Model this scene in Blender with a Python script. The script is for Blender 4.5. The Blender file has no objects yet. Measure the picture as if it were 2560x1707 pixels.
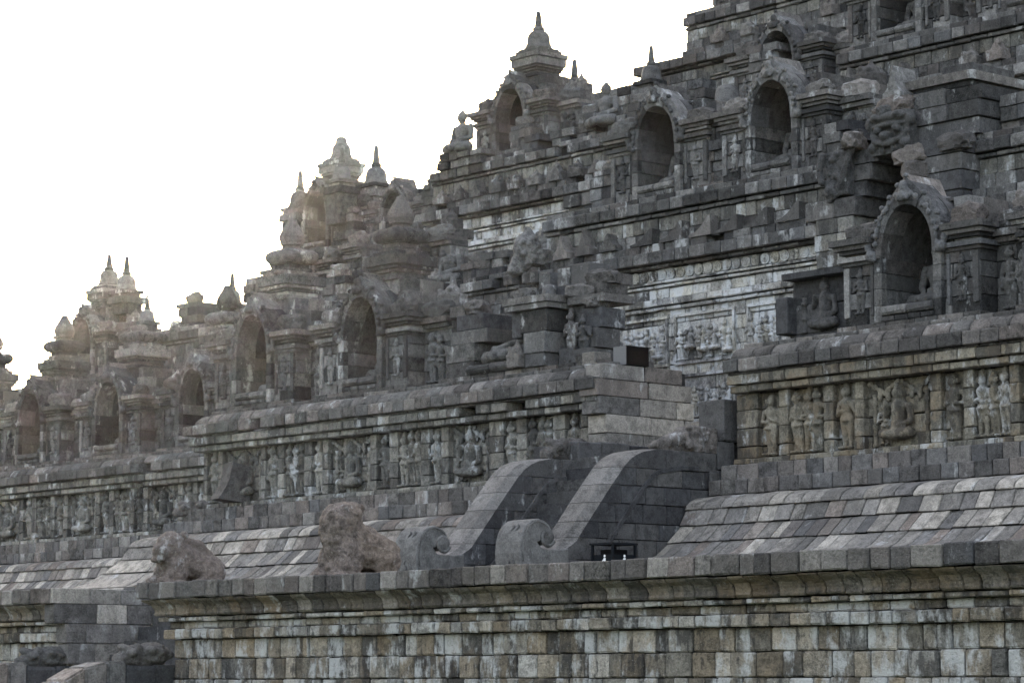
import bpy, bmesh, math, random
from mathutils import Vector, Matrix, noise
R = random.Random(7)
SC = bpy.context.scene
COL = SC.collection
rad = math.radians

# ------------------------------------------------------------------ camera
cd = bpy.data.cameras.new('camera')
cam = bpy.data.objects.new('camera', cd)
COL.objects.link(cam)
cam.location = (0, 0, 1.6)
PITCH = math.atan(859 / 7000)
cam.rotation_euler = (math.pi / 2 + PITCH, 0, rad(90 - 40.8))
cd.sensor_width = 36
cd.lens = 36 * 7000 / 2560
cd.clip_start = 0.5
cd.clip_end = 3000
SC.camera = cam

# ------------------------------------------------------------------ sky and sun (behind the temple, upper left)
SUN_EL, SUN_AZ = rad(10), rad(90 - 40.8 + 8)        # azimuth counter-clockwise from +Y
sdir = Vector((-math.sin(SUN_AZ) * math.cos(SUN_EL), math.cos(SUN_AZ) * math.cos(SUN_EL), math.sin(SUN_EL)))
W = bpy.data.worlds.new('World')
SC.world = W
W.use_nodes = True
wt = W.node_tree
wt.nodes.clear()
wo = wt.nodes.new('ShaderNodeOutputWorld')
bg = wt.nodes.new('ShaderNodeBackground')
sky = wt.nodes.new('ShaderNodeTexSky')
sky.sky_type = 'NISHITA'
sky.sun_disc = False
sky.sun_elevation = SUN_EL
sky.sun_rotation = -SUN_AZ
sky.air_density = 1.0
sky.dust_density = 3.0
sky.ozone_density = 1.0
hz = wt.nodes.new('ShaderNodeMix')
hz.data_type = 'RGBA'
hz.inputs[0].default_value = 0.2
wt.links.new(sky.outputs[0], hz.inputs[6])
hz.inputs[7].default_value = (7.5, 7.0, 6.95, 1)      # thin bright overcast
wt.links.new(hz.outputs[2], bg.inputs[0])
bg.inputs[1].default_value = 0.1
wt.links.new(bg.outputs[0], wo.inputs[0])
sl = bpy.data.lights.new('sun', 'SUN')
sun = bpy.data.objects.new('sun', sl)
COL.objects.link(sun)
sl.energy = 2.5
sl.angle = rad(6)
sl.color = (1.0, 0.93, 0.84)
sun.rotation_euler = (-sdir).to_track_quat('-Z', 'Y').to_euler()
SC.view_settings.view_transform = 'Standard'
SC.view_settings.look = 'None'
SC.view_settings.exposure = 2.95
SC.view_settings.gamma = 1
SC.view_settings.use_curve_mapping = False
SC.render.engine = 'CYCLES'
SC.cycles.use_denoising = True
SC.cycles.max_bounces = 4
SC.cycles.diffuse_bounces = 1

# ------------------------------------------------------------------ materials
def stone_mat(name, pal, white=0.3, dark=0.3, ochre=0.0, speck=0.2, streak=0.3, bump=0.5, wcol=(0.42, 0.43, 0.44), tint=1.0, grain=30, var=0.5):
    m = bpy.data.materials.new(name)
    m.use_nodes = True
    t = m.node_tree
    N, L = t.nodes, t.links
    bs = N['Principled BSDF']
    bs.inputs['Roughness'].default_value = 0.92
    bs.inputs['Specular IOR Level'].default_value = 0.18
    def math_(op, a, b=None, clamp=False):
        n = N.new('ShaderNodeMath'); n.operation = op; n.use_clamp = clamp
        for i, v in enumerate((a, b)):
            if v is None: continue
            if isinstance(v, (int, float)): n.inputs[i].default_value = v
            else: L.new(v, n.inputs[i])
        return n.outputs[0]
    oi = N.new('ShaderNodeObjectInfo')
    at = N.new('ShaderNodeAttribute'); at.attribute_name = 'rnd'
    rnd = math_('FRACT', math_('ADD', oi.outputs['Random'], at.outputs['Fac']))
    rnd2 = math_('FRACT', math_('MULTIPLY', rnd, 7.31))
    rnd3 = math_('FRACT', math_('MULTIPLY', rnd, 23.7))
    geo = N.new('ShaderNodeNewGeometry')
    off = N.new('ShaderNodeVectorMath'); off.operation = 'ADD'
    cx = N.new('ShaderNodeCombineXYZ')
    L.new(math_('MULTIPLY', rnd, 31.0), cx.inputs[0]); L.new(math_('MULTIPLY', rnd2, 19.0), cx.inputs[2])
    L.new(geo.outputs['Position'], off.inputs[0]); L.new(cx.outputs[0], off.inputs[1])
    def noi(vec, scale, det=4, rough=0.6, stretch=None):
        n = N.new('ShaderNodeTexNoise'); n.inputs['Scale'].default_value = scale
        n.inputs['Detail'].default_value = det; n.inputs['Roughness'].default_value = rough
        if stretch:
            mp = N.new('ShaderNodeMapping'); mp.inputs['Scale'].default_value = stretch
            L.new(vec, mp.inputs[0]); vec = mp.outputs[0]
        L.new(vec, n.inputs['Vector'])
        return n.outputs['Fac']
    def ss(v, a, b, to=1.0):
        n = N.new('ShaderNodeMapRange'); n.interpolation_type = 'SMOOTHSTEP'
        for i, k in ((1, a), (2, b), (4, to)):
            n.inputs[i].default_value = k
        L.new(v, n.inputs[0])
        return n.outputs[0]
    def mix(f, a, b, mode='MIX'):
        n = N.new('ShaderNodeMix'); n.data_type = 'RGBA'; n.blend_type = mode
        if isinstance(f, (int, float)): n.inputs[0].default_value = f
        else: L.new(f, n.inputs[0])
        for i, v in ((6, a), (7, b)):
            if isinstance(v, tuple): n.inputs[i].default_value = (*v, 1)
            else: L.new(v, n.inputs[i])
        return n.outputs[2]
    cr = N.new('ShaderNodeValToRGB')
    el = cr.color_ramp.elements
    while len(el) < len(pal): el.new(0.5)
    for i, c in enumerate(pal):
        el[i].position = i / (len(pal) - 1); el[i].color = (*[v * tint for v in c], 1)
    L.new(rnd, cr.inputs[0])
    big = noi(geo.outputs['Position'], 0.55, 3)
    mot = noi(off.outputs[0], 5.5, 4, 0.65)
    fine = noi(off.outputs[0], grain, 3, 0.7)
    strk = noi(geo.outputs['Position'], 1.0, 4, 0.6, (5.5, 5.5, 0.7))
    # mottled body colour
    motc, finec = ss(mot, 0.33, 0.67), ss(fine, 0.32, 0.68)
    k = math_('ADD', math_('MULTIPLY', motc, 0.75), math_('MULTIPLY', finec, 0.5))
    k = math_('ADD', k, math_('MULTIPLY', rnd2, var))
    k = math_('ADD', k, 0.5 - 0.5 * var)
    vm = N.new('ShaderNodeVectorMath'); vm.operation = 'SCALE'
    L.new(cr.outputs[0], vm.inputs[0]); L.new(k, vm.inputs[3])
    pit = ss(noi(off.outputs[0], 75, 1, 0.6), 0.58, 0.68)
    col = mix(math_('MULTIPLY', pit, 0.45), vm.outputs[0], (0.03, 0.03, 0.03))
    if ochre:
        oc = math_('ADD', math_('MULTIPLY', noi(geo.outputs['Position'], 1.1, 4), 0.75), math_('MULTIPLY', mot, 0.3))
        col = mix(math_('MULTIPLY', ss(oc, 0.50, 0.62), ochre), col, (0.18, 0.122, 0.066))
    # dark algae stains running down
    if dark:
        dk = math_('ADD', math_('ADD', math_('MULTIPLY', strk, streak), math_('MULTIPLY', mot, 0.5)), math_('MULTIPLY', big, 0.6 - 0.5 * streak))
        dk = math_('ADD', dk, math_('MULTIPLY', math_('SUBTRACT', rnd3, 0.5), 0.18))
        c = (streak + 0.5 + 0.6 - 0.5 * streak) * 0.5
        col = mix(math_('MULTIPLY', ss(dk, c + 0.01, c + 0.12), dark), col, (0.022, 0.022, 0.024))
    # pale lichen and mineral bloom
    if white:
        wh = math_('ADD', math_('MULTIPLY', noi(off.outputs[0], 3.2, 5, 0.7), 0.4), math_('MULTIPLY', noi(geo.outputs['Position'], 1.0, 5, 0.7, (2.2, 2.2, 0.9)), 0.9))
        wh = math_('ADD', wh, math_('MULTIPLY', math_('SUBTRACT', rnd2, 0.5), 0.11))
        th = 0.83 - 0.27 * white
        w_ = math_('MULTIPLY', ss(wh, th, th + 0.12), ss(fine, 0.15, 0.5))
        col = mix(math_('MULTIPLY', w_, min(1, 0.45 + 0.5 * white)), col, wcol)
    if speck:
        sp = noi(off.outputs[0], 55, 1, 0.5)
        col = mix(math_('MULTIPLY', ss(sp, 0.68, 0.76), speck), col, (0.42, 0.42, 0.40))
    L.new(col, bs.inputs['Base Color'])
    b = N.new('ShaderNodeBump')
    b.inputs['Strength'].default_value = bump; b.inputs['Distance'].default_value = 0.05
    hgt = math_('SUBTRACT', math_('ADD', math_('MULTIPLY', mot, 0.8), math_('MULTIPLY', fine, 0.7)), math_('MULTIPLY', pit, 0.12))
    L.new(hgt, b.inputs['Height'])
    L.new(b.outputs[0], bs.inputs['Normal'])
    return m

G = lambda v, w=0.0: (v * (1 + w), v, v * (1 - w))
PAL_GREY = [(0.03, 0.03, 0.031), (0.066, 0.065, 0.065), (0.105, 0.103, 0.102), (0.058, 0.052, 0.05), (0.082, 0.083, 0.087), (0.145, 0.141, 0.138), (0.048, 0.048, 0.05)]
PAL_TILE = [(0.0857, 0.0832, 0.0838), (0.1663, 0.1547, 0.1424), (0.121, 0.1145, 0.1099), (0.2167, 0.2007, 0.1824), (0.1411, 0.1175, 0.1042), (0.1008, 0.0979, 0.0978), (0.1915, 0.1762, 0.1601), (0.2923, 0.2692, 0.2374), (0.1562, 0.1469, 0.1378)]
PAL_EDGE = [(0.032, 0.03, 0.03), (0.095, 0.087, 0.082), (0.05, 0.047, 0.047), (0.17, 0.158, 0.147), (0.04, 0.04, 0.043), (0.12, 0.102, 0.094), (0.06, 0.056, 0.054)]
PAL_WALL = [(0.175, 0.148, 0.116), (0.115, 0.105, 0.09), (0.24, 0.224, 0.20), (0.20, 0.162, 0.118), (0.06, 0.057, 0.053), (0.30, 0.29, 0.275), (0.215, 0.183, 0.142)]
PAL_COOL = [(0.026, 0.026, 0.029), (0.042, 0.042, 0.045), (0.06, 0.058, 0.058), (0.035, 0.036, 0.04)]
PAL_PALE = [(0.24, 0.24, 0.235), (0.32, 0.31, 0.295), (0.18, 0.18, 0.185), (0.29, 0.275, 0.24), (0.38, 0.38, 0.375)]
M = {}
M['grey'] = stone_mat('weathered_andesite', PAL_GREY, 0.36, 0.55, 0.0, 0.2, 0.35, 0.9, var=0.75)
M['brown'] = stone_mat('brown_andesite', var=0.7, tint=0.66, pal= [(0.08, 0.077, 0.076), (0.14, 0.129, 0.123), (0.11, 0.108, 0.107), (0.18, 0.168, 0.16), (0.15, 0.13, 0.121)], white=0.35, dark=0.45, speck=0.2, streak=0.25, bump=0.9)
M['tile'] = stone_mat('clean_cut_andesite', PAL_TILE, 0.25, 0.5, 0.0, 0.2, 0.25, 0.7, var=0.45)
M['edge'] = stone_mat('terrace_edge_andesite', PAL_EDGE, 0.22, 0.3, 0.05, 0.3, 0.15, 1.0, var=0.9)
M['wall'] = stone_mat('lichen_wall_andesite', PAL_WALL, 0.70, 0.8, 0.25, 0.35, 0.6, 0.9, wcol=(0.42, 0.425, 0.43), var=0.35)
M['cyma'] = stone_mat('algae_brown_andesite', [(0.085, 0.072, 0.057), (0.115, 0.098, 0.078), (0.06, 0.052, 0.044), (0.16, 0.143, 0.125), (0.04, 0.036, 0.033)], 0.3, 0.7, 0.35, 0.4, 0.3, 0.9)  # algae brown, with shade under the edge slab darkened into the palette
M['relief'] = stone_mat('relief_andesite', [(0.10, 0.098, 0.09), (0.15, 0.147, 0.138), (0.08, 0.079, 0.076), (0.19, 0.183, 0.165)], 0.5, 0.7, 0.12, 0.2, 0.5, 0.8, wcol=(0.42, 0.44, 0.46))
M['reliefo'] = stone_mat('ochre_relief_andesite', [(0.135, 0.122, 0.098), (0.17, 0.155, 0.125), (0.10, 0.095, 0.082), (0.19, 0.172, 0.14)], 0.45, 0.7, 0.38, 0.25, 0.45, 0.8)
M['pale'] = stone_mat('bleached_relief_andesite', PAL_PALE, 0.7, 0.8, 0.08, 0.2, 0.45, 0.8, wcol=(0.54, 0.56, 0.59), tint=1.1)
M['cool'] = stone_mat('dark_stair_andesite', PAL_COOL, 0.18, 0.3, 0.0, 0.12, 0.1, 0.35, var=0.4)  # dark stone; also paints shade on rail flanks and inside niches
M['statue'] = stone_mat('smooth_statue_stone', [(0.07, 0.069, 0.069), (0.09, 0.088, 0.087)], 0.1, 0.2, 0.0, 0.1, 0.2, 0.35)
M['lion'] = stone_mat('rough_pinkish_lion_stone', [(0.128, 0.105, 0.094), (0.148, 0.12, 0.106)], 0.4, 0.55, 0.15, 0.5, 0.1, 1.0, grain=20)
M['tread'] = stone_mat('smooth_rail_andesite', [(0.095, 0.09, 0.087), (0.125, 0.117, 0.112), (0.108, 0.104, 0.102)], 0.15, 0.25, 0.0, 0.15, 0.1, 0.5)
M['plinth'] = stone_mat('plinth_andesite', [(0.06, 0.058, 0.058), (0.10, 0.094, 0.091), (0.075, 0.075, 0.078), (0.12, 0.105, 0.098), (0.13, 0.126, 0.122)], 0.3, 0.4, 0.0, 0.25, 0.2, 0.8, var=0.7)
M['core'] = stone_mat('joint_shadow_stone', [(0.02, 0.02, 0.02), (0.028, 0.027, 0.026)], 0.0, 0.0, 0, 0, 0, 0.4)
M['floor'] = stone_mat('terrace_paving', [(0.15, 0.145, 0.14), (0.2, 0.19, 0.18)], 0.1, 0.2, 0, 0.1, 0, 0.3)

def plain(name, col, rough=0.6, metal=0.0):
    m = bpy.data.materials.new(name); m.use_nodes = True
    t = m.node_tree; b = t.nodes['Principled BSDF']
    n = t.nodes.new('ShaderNodeTexNoise'); n.inputs['Scale'].default_value = 14
    mx = t.nodes.new('ShaderNodeMix'); mx.data_type = 'RGBA'
    mx.inputs[6].default_value = (*[c * 0.8 for c in col], 1); mx.inputs[7].default_value = (*[min(1, c * 1.2) for c in col], 1)
    t.links.new(n.outputs['Fac'], mx.inputs[0]); t.links.new(mx.outputs[2], b.inputs['Base Color'])
    b.inputs['Roughness'].default_value = rough; b.inputs['Metallic'].default_value = metal; b.inputs['Specular IOR Level'].default_value = 0.08
    return m
M['black'] = plain('black_painted_metal', (0.0015, 0.0015, 0.0018), 0.6)
M['boxgrey'] = plain('grey_box_front', (0.12, 0.12, 0.125), 0.6)
M['binpaint'] = plain('dark_blue_grey_paint', (0.006, 0.0075, 0.010), 0.5)
M['white'] = plain('white_sticker', (0.75, 0.75, 0.75), 0.6)
M['grass'] = plain('lawn', (0.05, 0.075, 0.03), 0.9)
M['cord'] = plain('pale_cord', (0.35, 0.4, 0.45), 0.6)
# ------------------------------------------------------------------ helpers
KIDS = {}
FWD = cam.rotation_euler.to_matrix() @ Vector((0, 0, -1))
RGT = cam.rotation_euler.to_matrix() @ Vector((1, 0, 0))
UPV = cam.rotation_euler.to_matrix() @ Vector((0, 1, 0))
def in_view(p, margin=1.6):
    v = Vector(p) - cam.location
    d = v.dot(FWD)
    return abs(v.dot(RGT)) < d * 1280 / 7000 + margin and abs(v.dot(UPV)) < d * 853.5 / 7000 + margin
def link(name, data, parent=None, loc=(0, 0, 0), rz=0.0, scale=(1, 1, 1), mat=None):
    o = bpy.data.objects.new(name, data)
    COL.objects.link(o)
    o.location = loc
    o.rotation_euler = (0, 0, rz)
    o.scale = scale
    if parent is not None:
        o.parent = parent
        KIDS.setdefault(parent.name, []).append(o)
    if mat is not None and data is not None and not data.materials: data.materials.append(M[mat])
    return o

def tag(o, label, cat, group=None, kind=None):
    o['label'] = label
    if cat: o['category'] = cat; o['kind'] = 'thing'
    if group: o['group'] = group
    if kind: o['kind'] = kind
    return o

def thing(name, label, cat, loc=(0, 0, 0), group=None, rz=0.0):
    return tag(link(name, None, None, loc, rz), label, cat, group)

def copy_tree(o, parent=None):
    c = o.copy()
    COL.objects.link(c)
    c.parent = parent
    for ch in KIDS.get(o.name, ()):
        KIDS.setdefault(c.name, []).append(copy_tree(ch, c))
    return c

def mesh_of(name, verts, faces, mat=None, smooth=False):
    me = bpy.data.meshes.new(name)
    me.from_pydata([tuple(v) for v in verts], [], faces)
    bm = bmesh.new(); bm.from_mesh(me)
    bmesh.ops.recalc_face_normals(bm, faces=bm.faces)
    bm.to_mesh(me); bm.free()
    if mat: me.materials.append(M[mat])
    if smooth: me.polygons.foreach_set('use_smooth', [True] * len(me.polygons))
    return me

class MB:
    """collects boxes and prisms of one piece"""
    def __init__(s): s.v = []; s.f = []
    def box(s, x0, x1, y0, y1, z0, z1):
        b = len(s.v)
        s.v += [(x, y, z) for z in (z0, z1) for y in (y0, y1) for x in (x0, x1)]
        s.f += [tuple(b + i for i in q) for q in ((0, 2, 3, 1), (4, 5, 7, 6), (0, 1, 5, 4), (2, 6, 7, 3), (0, 4, 6, 2), (1, 3, 7, 5))]
        return s
    def prism(s, pts, a, b, axis='x'):
        """pts: 2-D outline; extruded along axis from a to b"""
        n = len(pts); k = len(s.v)
        for c in (a, b):
            for p, q in pts:
                s.v.append({'x': (c, p, q), 'y': (p, c, q), 'z': (p, q, c)}[axis])
        for i in range(n):
            j = (i + 1) % n
            s.f.append((k + i, k + j, k + n + j, k + n + i))
        s.f += [tuple(range(k, k + n)), tuple(range(k + n, k + 2 * n))]
        return s
    def build(s, name, mat, parent=None, loc=(0, 0, 0), rz=0.0, smooth=False):
        return link(name, mesh_of(name, s.v, s.f, mat, smooth), parent, loc, rz)

def chamfer(poly, d):
    out = []
    n = len(poly)
    for i in range(n):
        p, a, b = Vector(poly[i]), Vector(poly[i - 1]), Vector(poly[(i + 1) % n])
        u, v = a - p, b - p
        ang = u.angle(v) if u.length > 1e-6 and v.length > 1e-6 else math.pi
        if ang > rad(150): out.append(tuple(p)); continue
        out.append(tuple(p + u.normalized() * min(d, u.length * 0.4)))
        out.append(tuple(p + v.normalized() * min(d, v.length * 0.4)))
    return out

_pc = {}
def stone_mesh(key, poly, mat, var, ch=0.017, jit=0.008, mitre=(0, 0), wear=0.016):
    """unit-length stone with cross-section poly [(outward, z)], worn ends; cached"""
    k = (key, mat, var, mitre)
    if k in _pc: return _pc[k]
    r = random.Random(len(poly) * 977 + var * 131 + int(1000 * sum(p[0] + 3 * p[1] for p in poly)))
    z0_, z1_ = min(p[1] for p in poly), max(p[1] for p in poly)
    P = chamfer([(p[0], p[1] + 0.005 * (p[1] == z0_) - 0.005 * (p[1] == z1_)) for p in poly], ch)
    c = Vector((sum(p[0] for p in P) / len(P), sum(p[1] for p in P) / len(P)))
    rings = []
    for x, sh in ((0.0, wear), (0.035, 0), (0.965, 0), (1.0, wear)):
        ring = []
        for p in P:
            q = Vector(p); d = c - q
            if sh: q = q + d.normalized() * min(sh, d.length * 0.3)
            j = jit
            q = q + Vector((r.uniform(-j, j), r.uniform(-j, j)))
            xx = x
            if mitre[0] and x < 0.5: xx = x - mitre[0] * q.x
            if mitre[1] and x > 0.5: xx = x + mitre[1] * q.x
            ring.append((xx, -q.x, q.y))
        rings.append(ring)
    n = len(P)
    V = [v for g in rings for v in g]
    F = [(a * n + i, a * n + (i + 1) % n, (a + 1) * n + (i + 1) % n, (a + 1) * n + i) for a in range(3) for i in range(n)]
    F += [tuple(range(n)), tuple(range(3 * n, 4 * n))]
    me = mesh_of('stone', V, F, mat)
    _pc[k] = me
    return me

def course(parent, P0, length, poly, mat, avg=0.42, var=0.25, z=0.0, ang=0.0, out=0.004, key=None, start=0.0, end=0.0, mitre=False, gap=0.018, skip=0.0, name='stone', drop=0.004, lens=None, nvar=6):
    """a row of stones from P0 along ang; poly is [(outward offset, z)]; start/end lengthen the row beyond the nominal ends"""
    key = key or tuple((round(a, 3), round(b, 3)) for a, b in poly)
    e = Vector((math.cos(ang), math.sin(ang), 0)); nrm = Vector((math.sin(ang), -math.cos(ang), 0))
    s = -start; stop = length + end; i = 0; mine = []
    while s < stop - 0.02:
        l = lens[i % len(lens)] if lens else avg * (1 + R.uniform(-var, var))
        if stop - s - l < avg * 0.45: l = stop - s
        mid = Vector(P0) + e * (s + l / 2) + Vector((0, 0, z + poly[0][1]))
        if parent.type == 'EMPTY': mid = mid + parent.location
        if not (skip and R.random() < skip) and (parent.type == 'EMPTY' or in_view(mid)):
            me = stone_mesh(key, poly, mat, R.randrange(nvar))
            o = R.uniform(-out, out * 1.2)
            p = Vector(P0) + e * (s + gap / 2) + nrm * o + Vector((0, 0, z + R.uniform(-drop, drop)))
            if mitre and i == 0:
                me = stone_mesh(key, poly, mat, 0, mitre=(1.0 / max(l, 0.1), 0))
            ob = link(name, me, parent, p, ang, (l - gap, 1, 1))
            mine.append(ob)
        s += l; i += 1
    return mine

_cube = {}
def cube_mesh(mat, var, soft=False):
    k = (mat, var, soft)
    if k in _cube: return _cube[k]
    r = random.Random(var * 13 + (5 if soft else 0))
    bm = bmesh.new()
    bmesh.ops.create_cube(bm, size=1)
    for v in bm.verts: v.co += Vector((0.5, 0.5, 0.5))
    bmesh.ops.bevel(bm, geom=bm.edges[:], offset=0.10 if soft else 0.035, segments=2 if soft else 1, affect='EDGES', profile=0.6)
    for v in bm.verts:
        v.co += Vector([r.uniform(-1, 1) * (0.03 if soft else 0.01) for _ in range(3)])
    me = bpy.data.meshes.new('stone')
    bm.to_mesh(me); bm.free()
    me.materials.append(M[mat])
    _cube[k] = me
    return me

def block(parent, x0, x1, y0, y1, z0, z1, mat='grey', name='stone', soft=False, tw=0.006):
    me = cube_mesh(mat, R.randrange(6), soft)
    g = 0.006
    o = link(name, me, parent, (x0 + g, y0, z0 + g * 0.5), R.uniform(-tw, tw), (x1 - x0 - 2 * g, y1 - y0, z1 - z0 - g))
    return o

def wall_rows(parent, x0, x1, yf, zs, mat, avg=0.42, depth=0.3, ang=0.0, out=0.008, var=0.3, skip=0.0):
    """plain coursed masonry: zs lists the course joints"""
    for a, b in zip(zs, zs[1:]):
        h = b - a
        poly = [(-depth, 0.003), (0, 0.003), (0, h - 0.003), (-depth, h - 0.003)]
        course(parent, (x0, yf, 0), x1 - x0, poly, mat, avg, var, z=a, ang=ang, out=out, lens=None, skip=skip, start=0)

def rect(n0, n1, z0, z1): return [(n0, z0), (n1, z0), (n1, z1), (n0, z1)]

def lathe(prof, seg=16, sq=0.0):
    """profile [(r, z)]; sq>0 gives a square plan with rounded corners"""
    V, F = [], []
    n = len(prof)
    for r_, z in prof:
        for i in range(seg):
            a = 2 * math.pi * (i + 0.5) / seg
            c, s = math.cos(a), math.sin(a)
            k = 1.0
            if sq: k = 1 / ((abs(c) ** sq + abs(s) ** sq) ** (1 / sq))
            V.append((r_ * c * k, r_ * s * k, z))
    for j in range(n - 1):
        for i in range(seg):
            F.append((j * seg + i, j * seg + (i + 1) % seg, (j + 1) * seg + (i + 1) % seg, (j + 1) * seg + i))
    F += [tuple(range(seg)), tuple(range((n - 1) * seg, n * seg))]
    return V, F

def lathe_mesh(name, prof, mat, seg=16, sq=0.0, smooth=True):
    me = mesh_of(name, *lathe(prof, seg, sq), mat, False)
    if smooth: me.shade_smooth() if False else me.polygons.foreach_set('use_smooth', [len(p.vertices) == 4 for p in me.polygons])
    return me

def _unit(fn, **k):
    bm = bmesh.new(); fn(bm, **k); bm.verts.index_update()
    r = ([v.co.copy() for v in bm.verts], [[v.index for v in f.verts] for f in bm.faces])
    bm.free(); return r
UNIT = {'s': _unit(bmesh.ops.create_icosphere, subdivisions=2, radius=1), 'b': _unit(bmesh.ops.create_cube, size=1)}
def blob_mesh(name, prims, mat, voxel=0.03, smooth=3, rough=0.0, rscale=8.0, dec=None):
    """fuse ellipsoids ('e', centre, radii[, euler]) and tapered limbs ('c', p0, p1, r0, r1) and boxes ('b', centre, half, [euler]) into one skin"""
    V, F = [], []
    def add(unit, mt):
        k = len(V)
        V.extend([tuple(mt @ v) for v in unit[0]])
        F.extend([tuple(k + i for i in f) for f in unit[1]])
    for p in prims:
        rot = Matrix.Identity(4)
        if p[0] in 'eb' and len(p) > 3: rot = Matrix.Rotation(p[3][2], 4, 'Z') @ Matrix.Rotation(p[3][1], 4, 'Y') @ Matrix.Rotation(p[3][0], 4, 'X')
        if p[0] == 'e': add(UNIT['s'], Matrix.Translation(p[1]) @ rot @ Matrix.Diagonal((*p[2], 1)))
        elif p[0] == 'b': add(UNIT['b'], Matrix.Translation(p[1]) @ rot @ Matrix.Diagonal((p[2][0] * 2, p[2][1] * 2, p[2][2] * 2, 1)))
        else:
            a, b, r0, r1 = Vector(p[1]), Vector(p[2]), p[3], p[4]
            n = max(3, int((b - a).length / (min(r0, r1) * 0.6)) + 1)
            for i in range(n):
                t = i / (n - 1); q = r0 + (r1 - r0) * t
                add(UNIT['s'], Matrix.Translation(a.lerp(b, t)) @ Matrix.Diagonal((q, q, q, 1)))
    me = bpy.data.meshes.new(name)
    me.from_pydata(V, [], F)
    o = bpy.data.objects.new('tmp', me)
    COL.objects.link(o)
    rm = o.modifiers.new('r', 'REMESH'); rm.mode = 'VOXEL'; rm.voxel_size = voxel
    if smooth:
        sm = o.modifiers.new('s', 'SMOOTH'); sm.iterations = smooth; sm.factor = 0.5
    if dec:
        dm = o.modifiers.new('d', 'DECIMATE'); dm.ratio = dec
    dg = bpy.context.evaluated_depsgraph_get()
    out = bpy.data.meshes.new_from_object(o.evaluated_get(dg))
    bpy.data.objects.remove(o); bpy.data.meshes.remove(me)
    out.name = name
    if rough:
        nr = [v.normal.copy() for v in out.vertices]
        for v, nv in zip(out.vertices, nr):
            d = noise.noise(v.co * rscale) + 0.5 * noise.noise(v.co * rscale * 2.3)
            v.co += nv * d * rough
    out.materials.clear(); out.materials.append(M[mat])
    out.polygons.foreach_set('use_smooth', [True] * len(out.polygons))
    return out

def tube_mesh(name, pts, r, mat, seg=6):
    V, F = [], []
    pts = [Vector(p) for p in pts]
    for i, p in enumerate(pts):
        t = (pts[min(i + 1, len(pts) - 1)] - pts[max(i - 1, 0)]).normalized()
        u = t.orthogonal().normalized() if abs(t.x) > 0.9 else t.cross(Vector((1, 0, 0))).normalized()
        w = t.cross(u)
        rr = r[i] if isinstance(r, (list, tuple)) else r
        for k in range(seg):
            a = 2 * math.pi * k / seg
            V.append(p + (u * math.cos(a) + w * math.sin(a)) * rr)
    for i in range(len(pts) - 1):
        for k in range(seg):
            F.append((i * seg + k, i * seg + (k + 1) % seg, (i + 1) * seg + (k + 1) % seg, (i + 1) * seg + k))
    F += [tuple(range(seg)), tuple(range((len(pts) - 1) * seg, len(pts) * seg))]
    return mesh_of(name, V, F, mat, True)
# ------------------------------------------------------------------ carved figures (shared skins)
def mir(ps):
    out = []
    for p in ps:
        out.append(p)
        if p[0] == 'c':
            out.append(('c', (-p[1][0], *p[1][1:]), (-p[2][0], *p[2][1:]), p[3], p[4]))
        else:
            q = list(p); q[1] = (-p[1][0], *p[1][1:])
            if len(q) > 3: q[3] = (p[3][0], -p[3][1], -p[3][2])
            out.append(tuple(q))
    return out
def standing(lean, arm, halo, crown):
    l = lean
    ps = [('e', (0.02 * l, -0.06, 0.985), (0.072, 0.07, 0.09)), ('e', (0.02 * l, -0.03, 1.07 + 0.03 * crown), (0.062, 0.06, 0.05 + 0.05 * crown)),
          ('c', (0.01 * l, -0.02, 0.92), (0.0, -0.01, 0.84), 0.04, 0.05), ('e', (0, -0.01, 0.82), (0.165, 0.07, 0.06)),
          ('c', (0, -0.02, 0.80), (0.025 * l, -0.01, 0.62), 0.11, 0.08), ('e', (0.03 * l, -0.01, 0.54), (0.135, 0.085, 0.09)),
          ('c', (0.07 + 0.02 * l, -0.01, 0.52), (0.06, 0, 0.08), 0.08, 0.042), ('c', (-0.06 + 0.02 * l, -0.02, 0.52), (-0.065 - 0.02 * l, 0, 0.08), 0.08, 0.042),
          ('e', (0.075, -0.07, 0.03), (0.05, 0.09, 0.035)), ('e', (-0.085, -0.06, 0.03), (0.05, 0.09, 0.035)),
          ('e', (-0.08, -0.06, 1.0), (0.022, 0.03, 0.06)), ('e', (0.08, -0.06, 1.0), (0.022, 0.03, 0.06)),
          ('e', (0.02, -0.07, 0.5), (0.13, 0.05, 0.03))]
    ps += [('c', (-0.16, -0.01, 0.82), (-0.2, -0.03, 0.60), 0.05, 0.04)]
    ps += [('c', (-0.2, -0.03, 0.60), (-0.06, -0.10, 0.66), 0.042, 0.032)] if arm != 1 else [('c', (-0.2, -0.03, 0.60), (-0.17, -0.06, 0.40), 0.042, 0.034)]
    ps += [('c', (0.16, -0.01, 0.82), (0.20, -0.03, 0.62), 0.05, 0.04)]
    ps += [('c', (0.20, -0.03, 0.62), (0.10, -0.09, 0.84), 0.042, 0.032)] if arm == 2 else [('c', (0.20, -0.03, 0.62), (0.06, -0.10, 0.62), 0.042, 0.032)]
    if halo: ps += [('e', (0, 0.03, 1.0), (0.17, 0.03, 0.2))]
    return ps
FIG = [blob_mesh('relief_figure', standing(*a), 'relief', 0.022, 2, 0.006, 14) for a in ((1, 0, 0, 1), (-1, 1, 0, 0.4), (0.3, 2, 0, 1), (-1.4, 0, 1, 0.2))]
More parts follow.
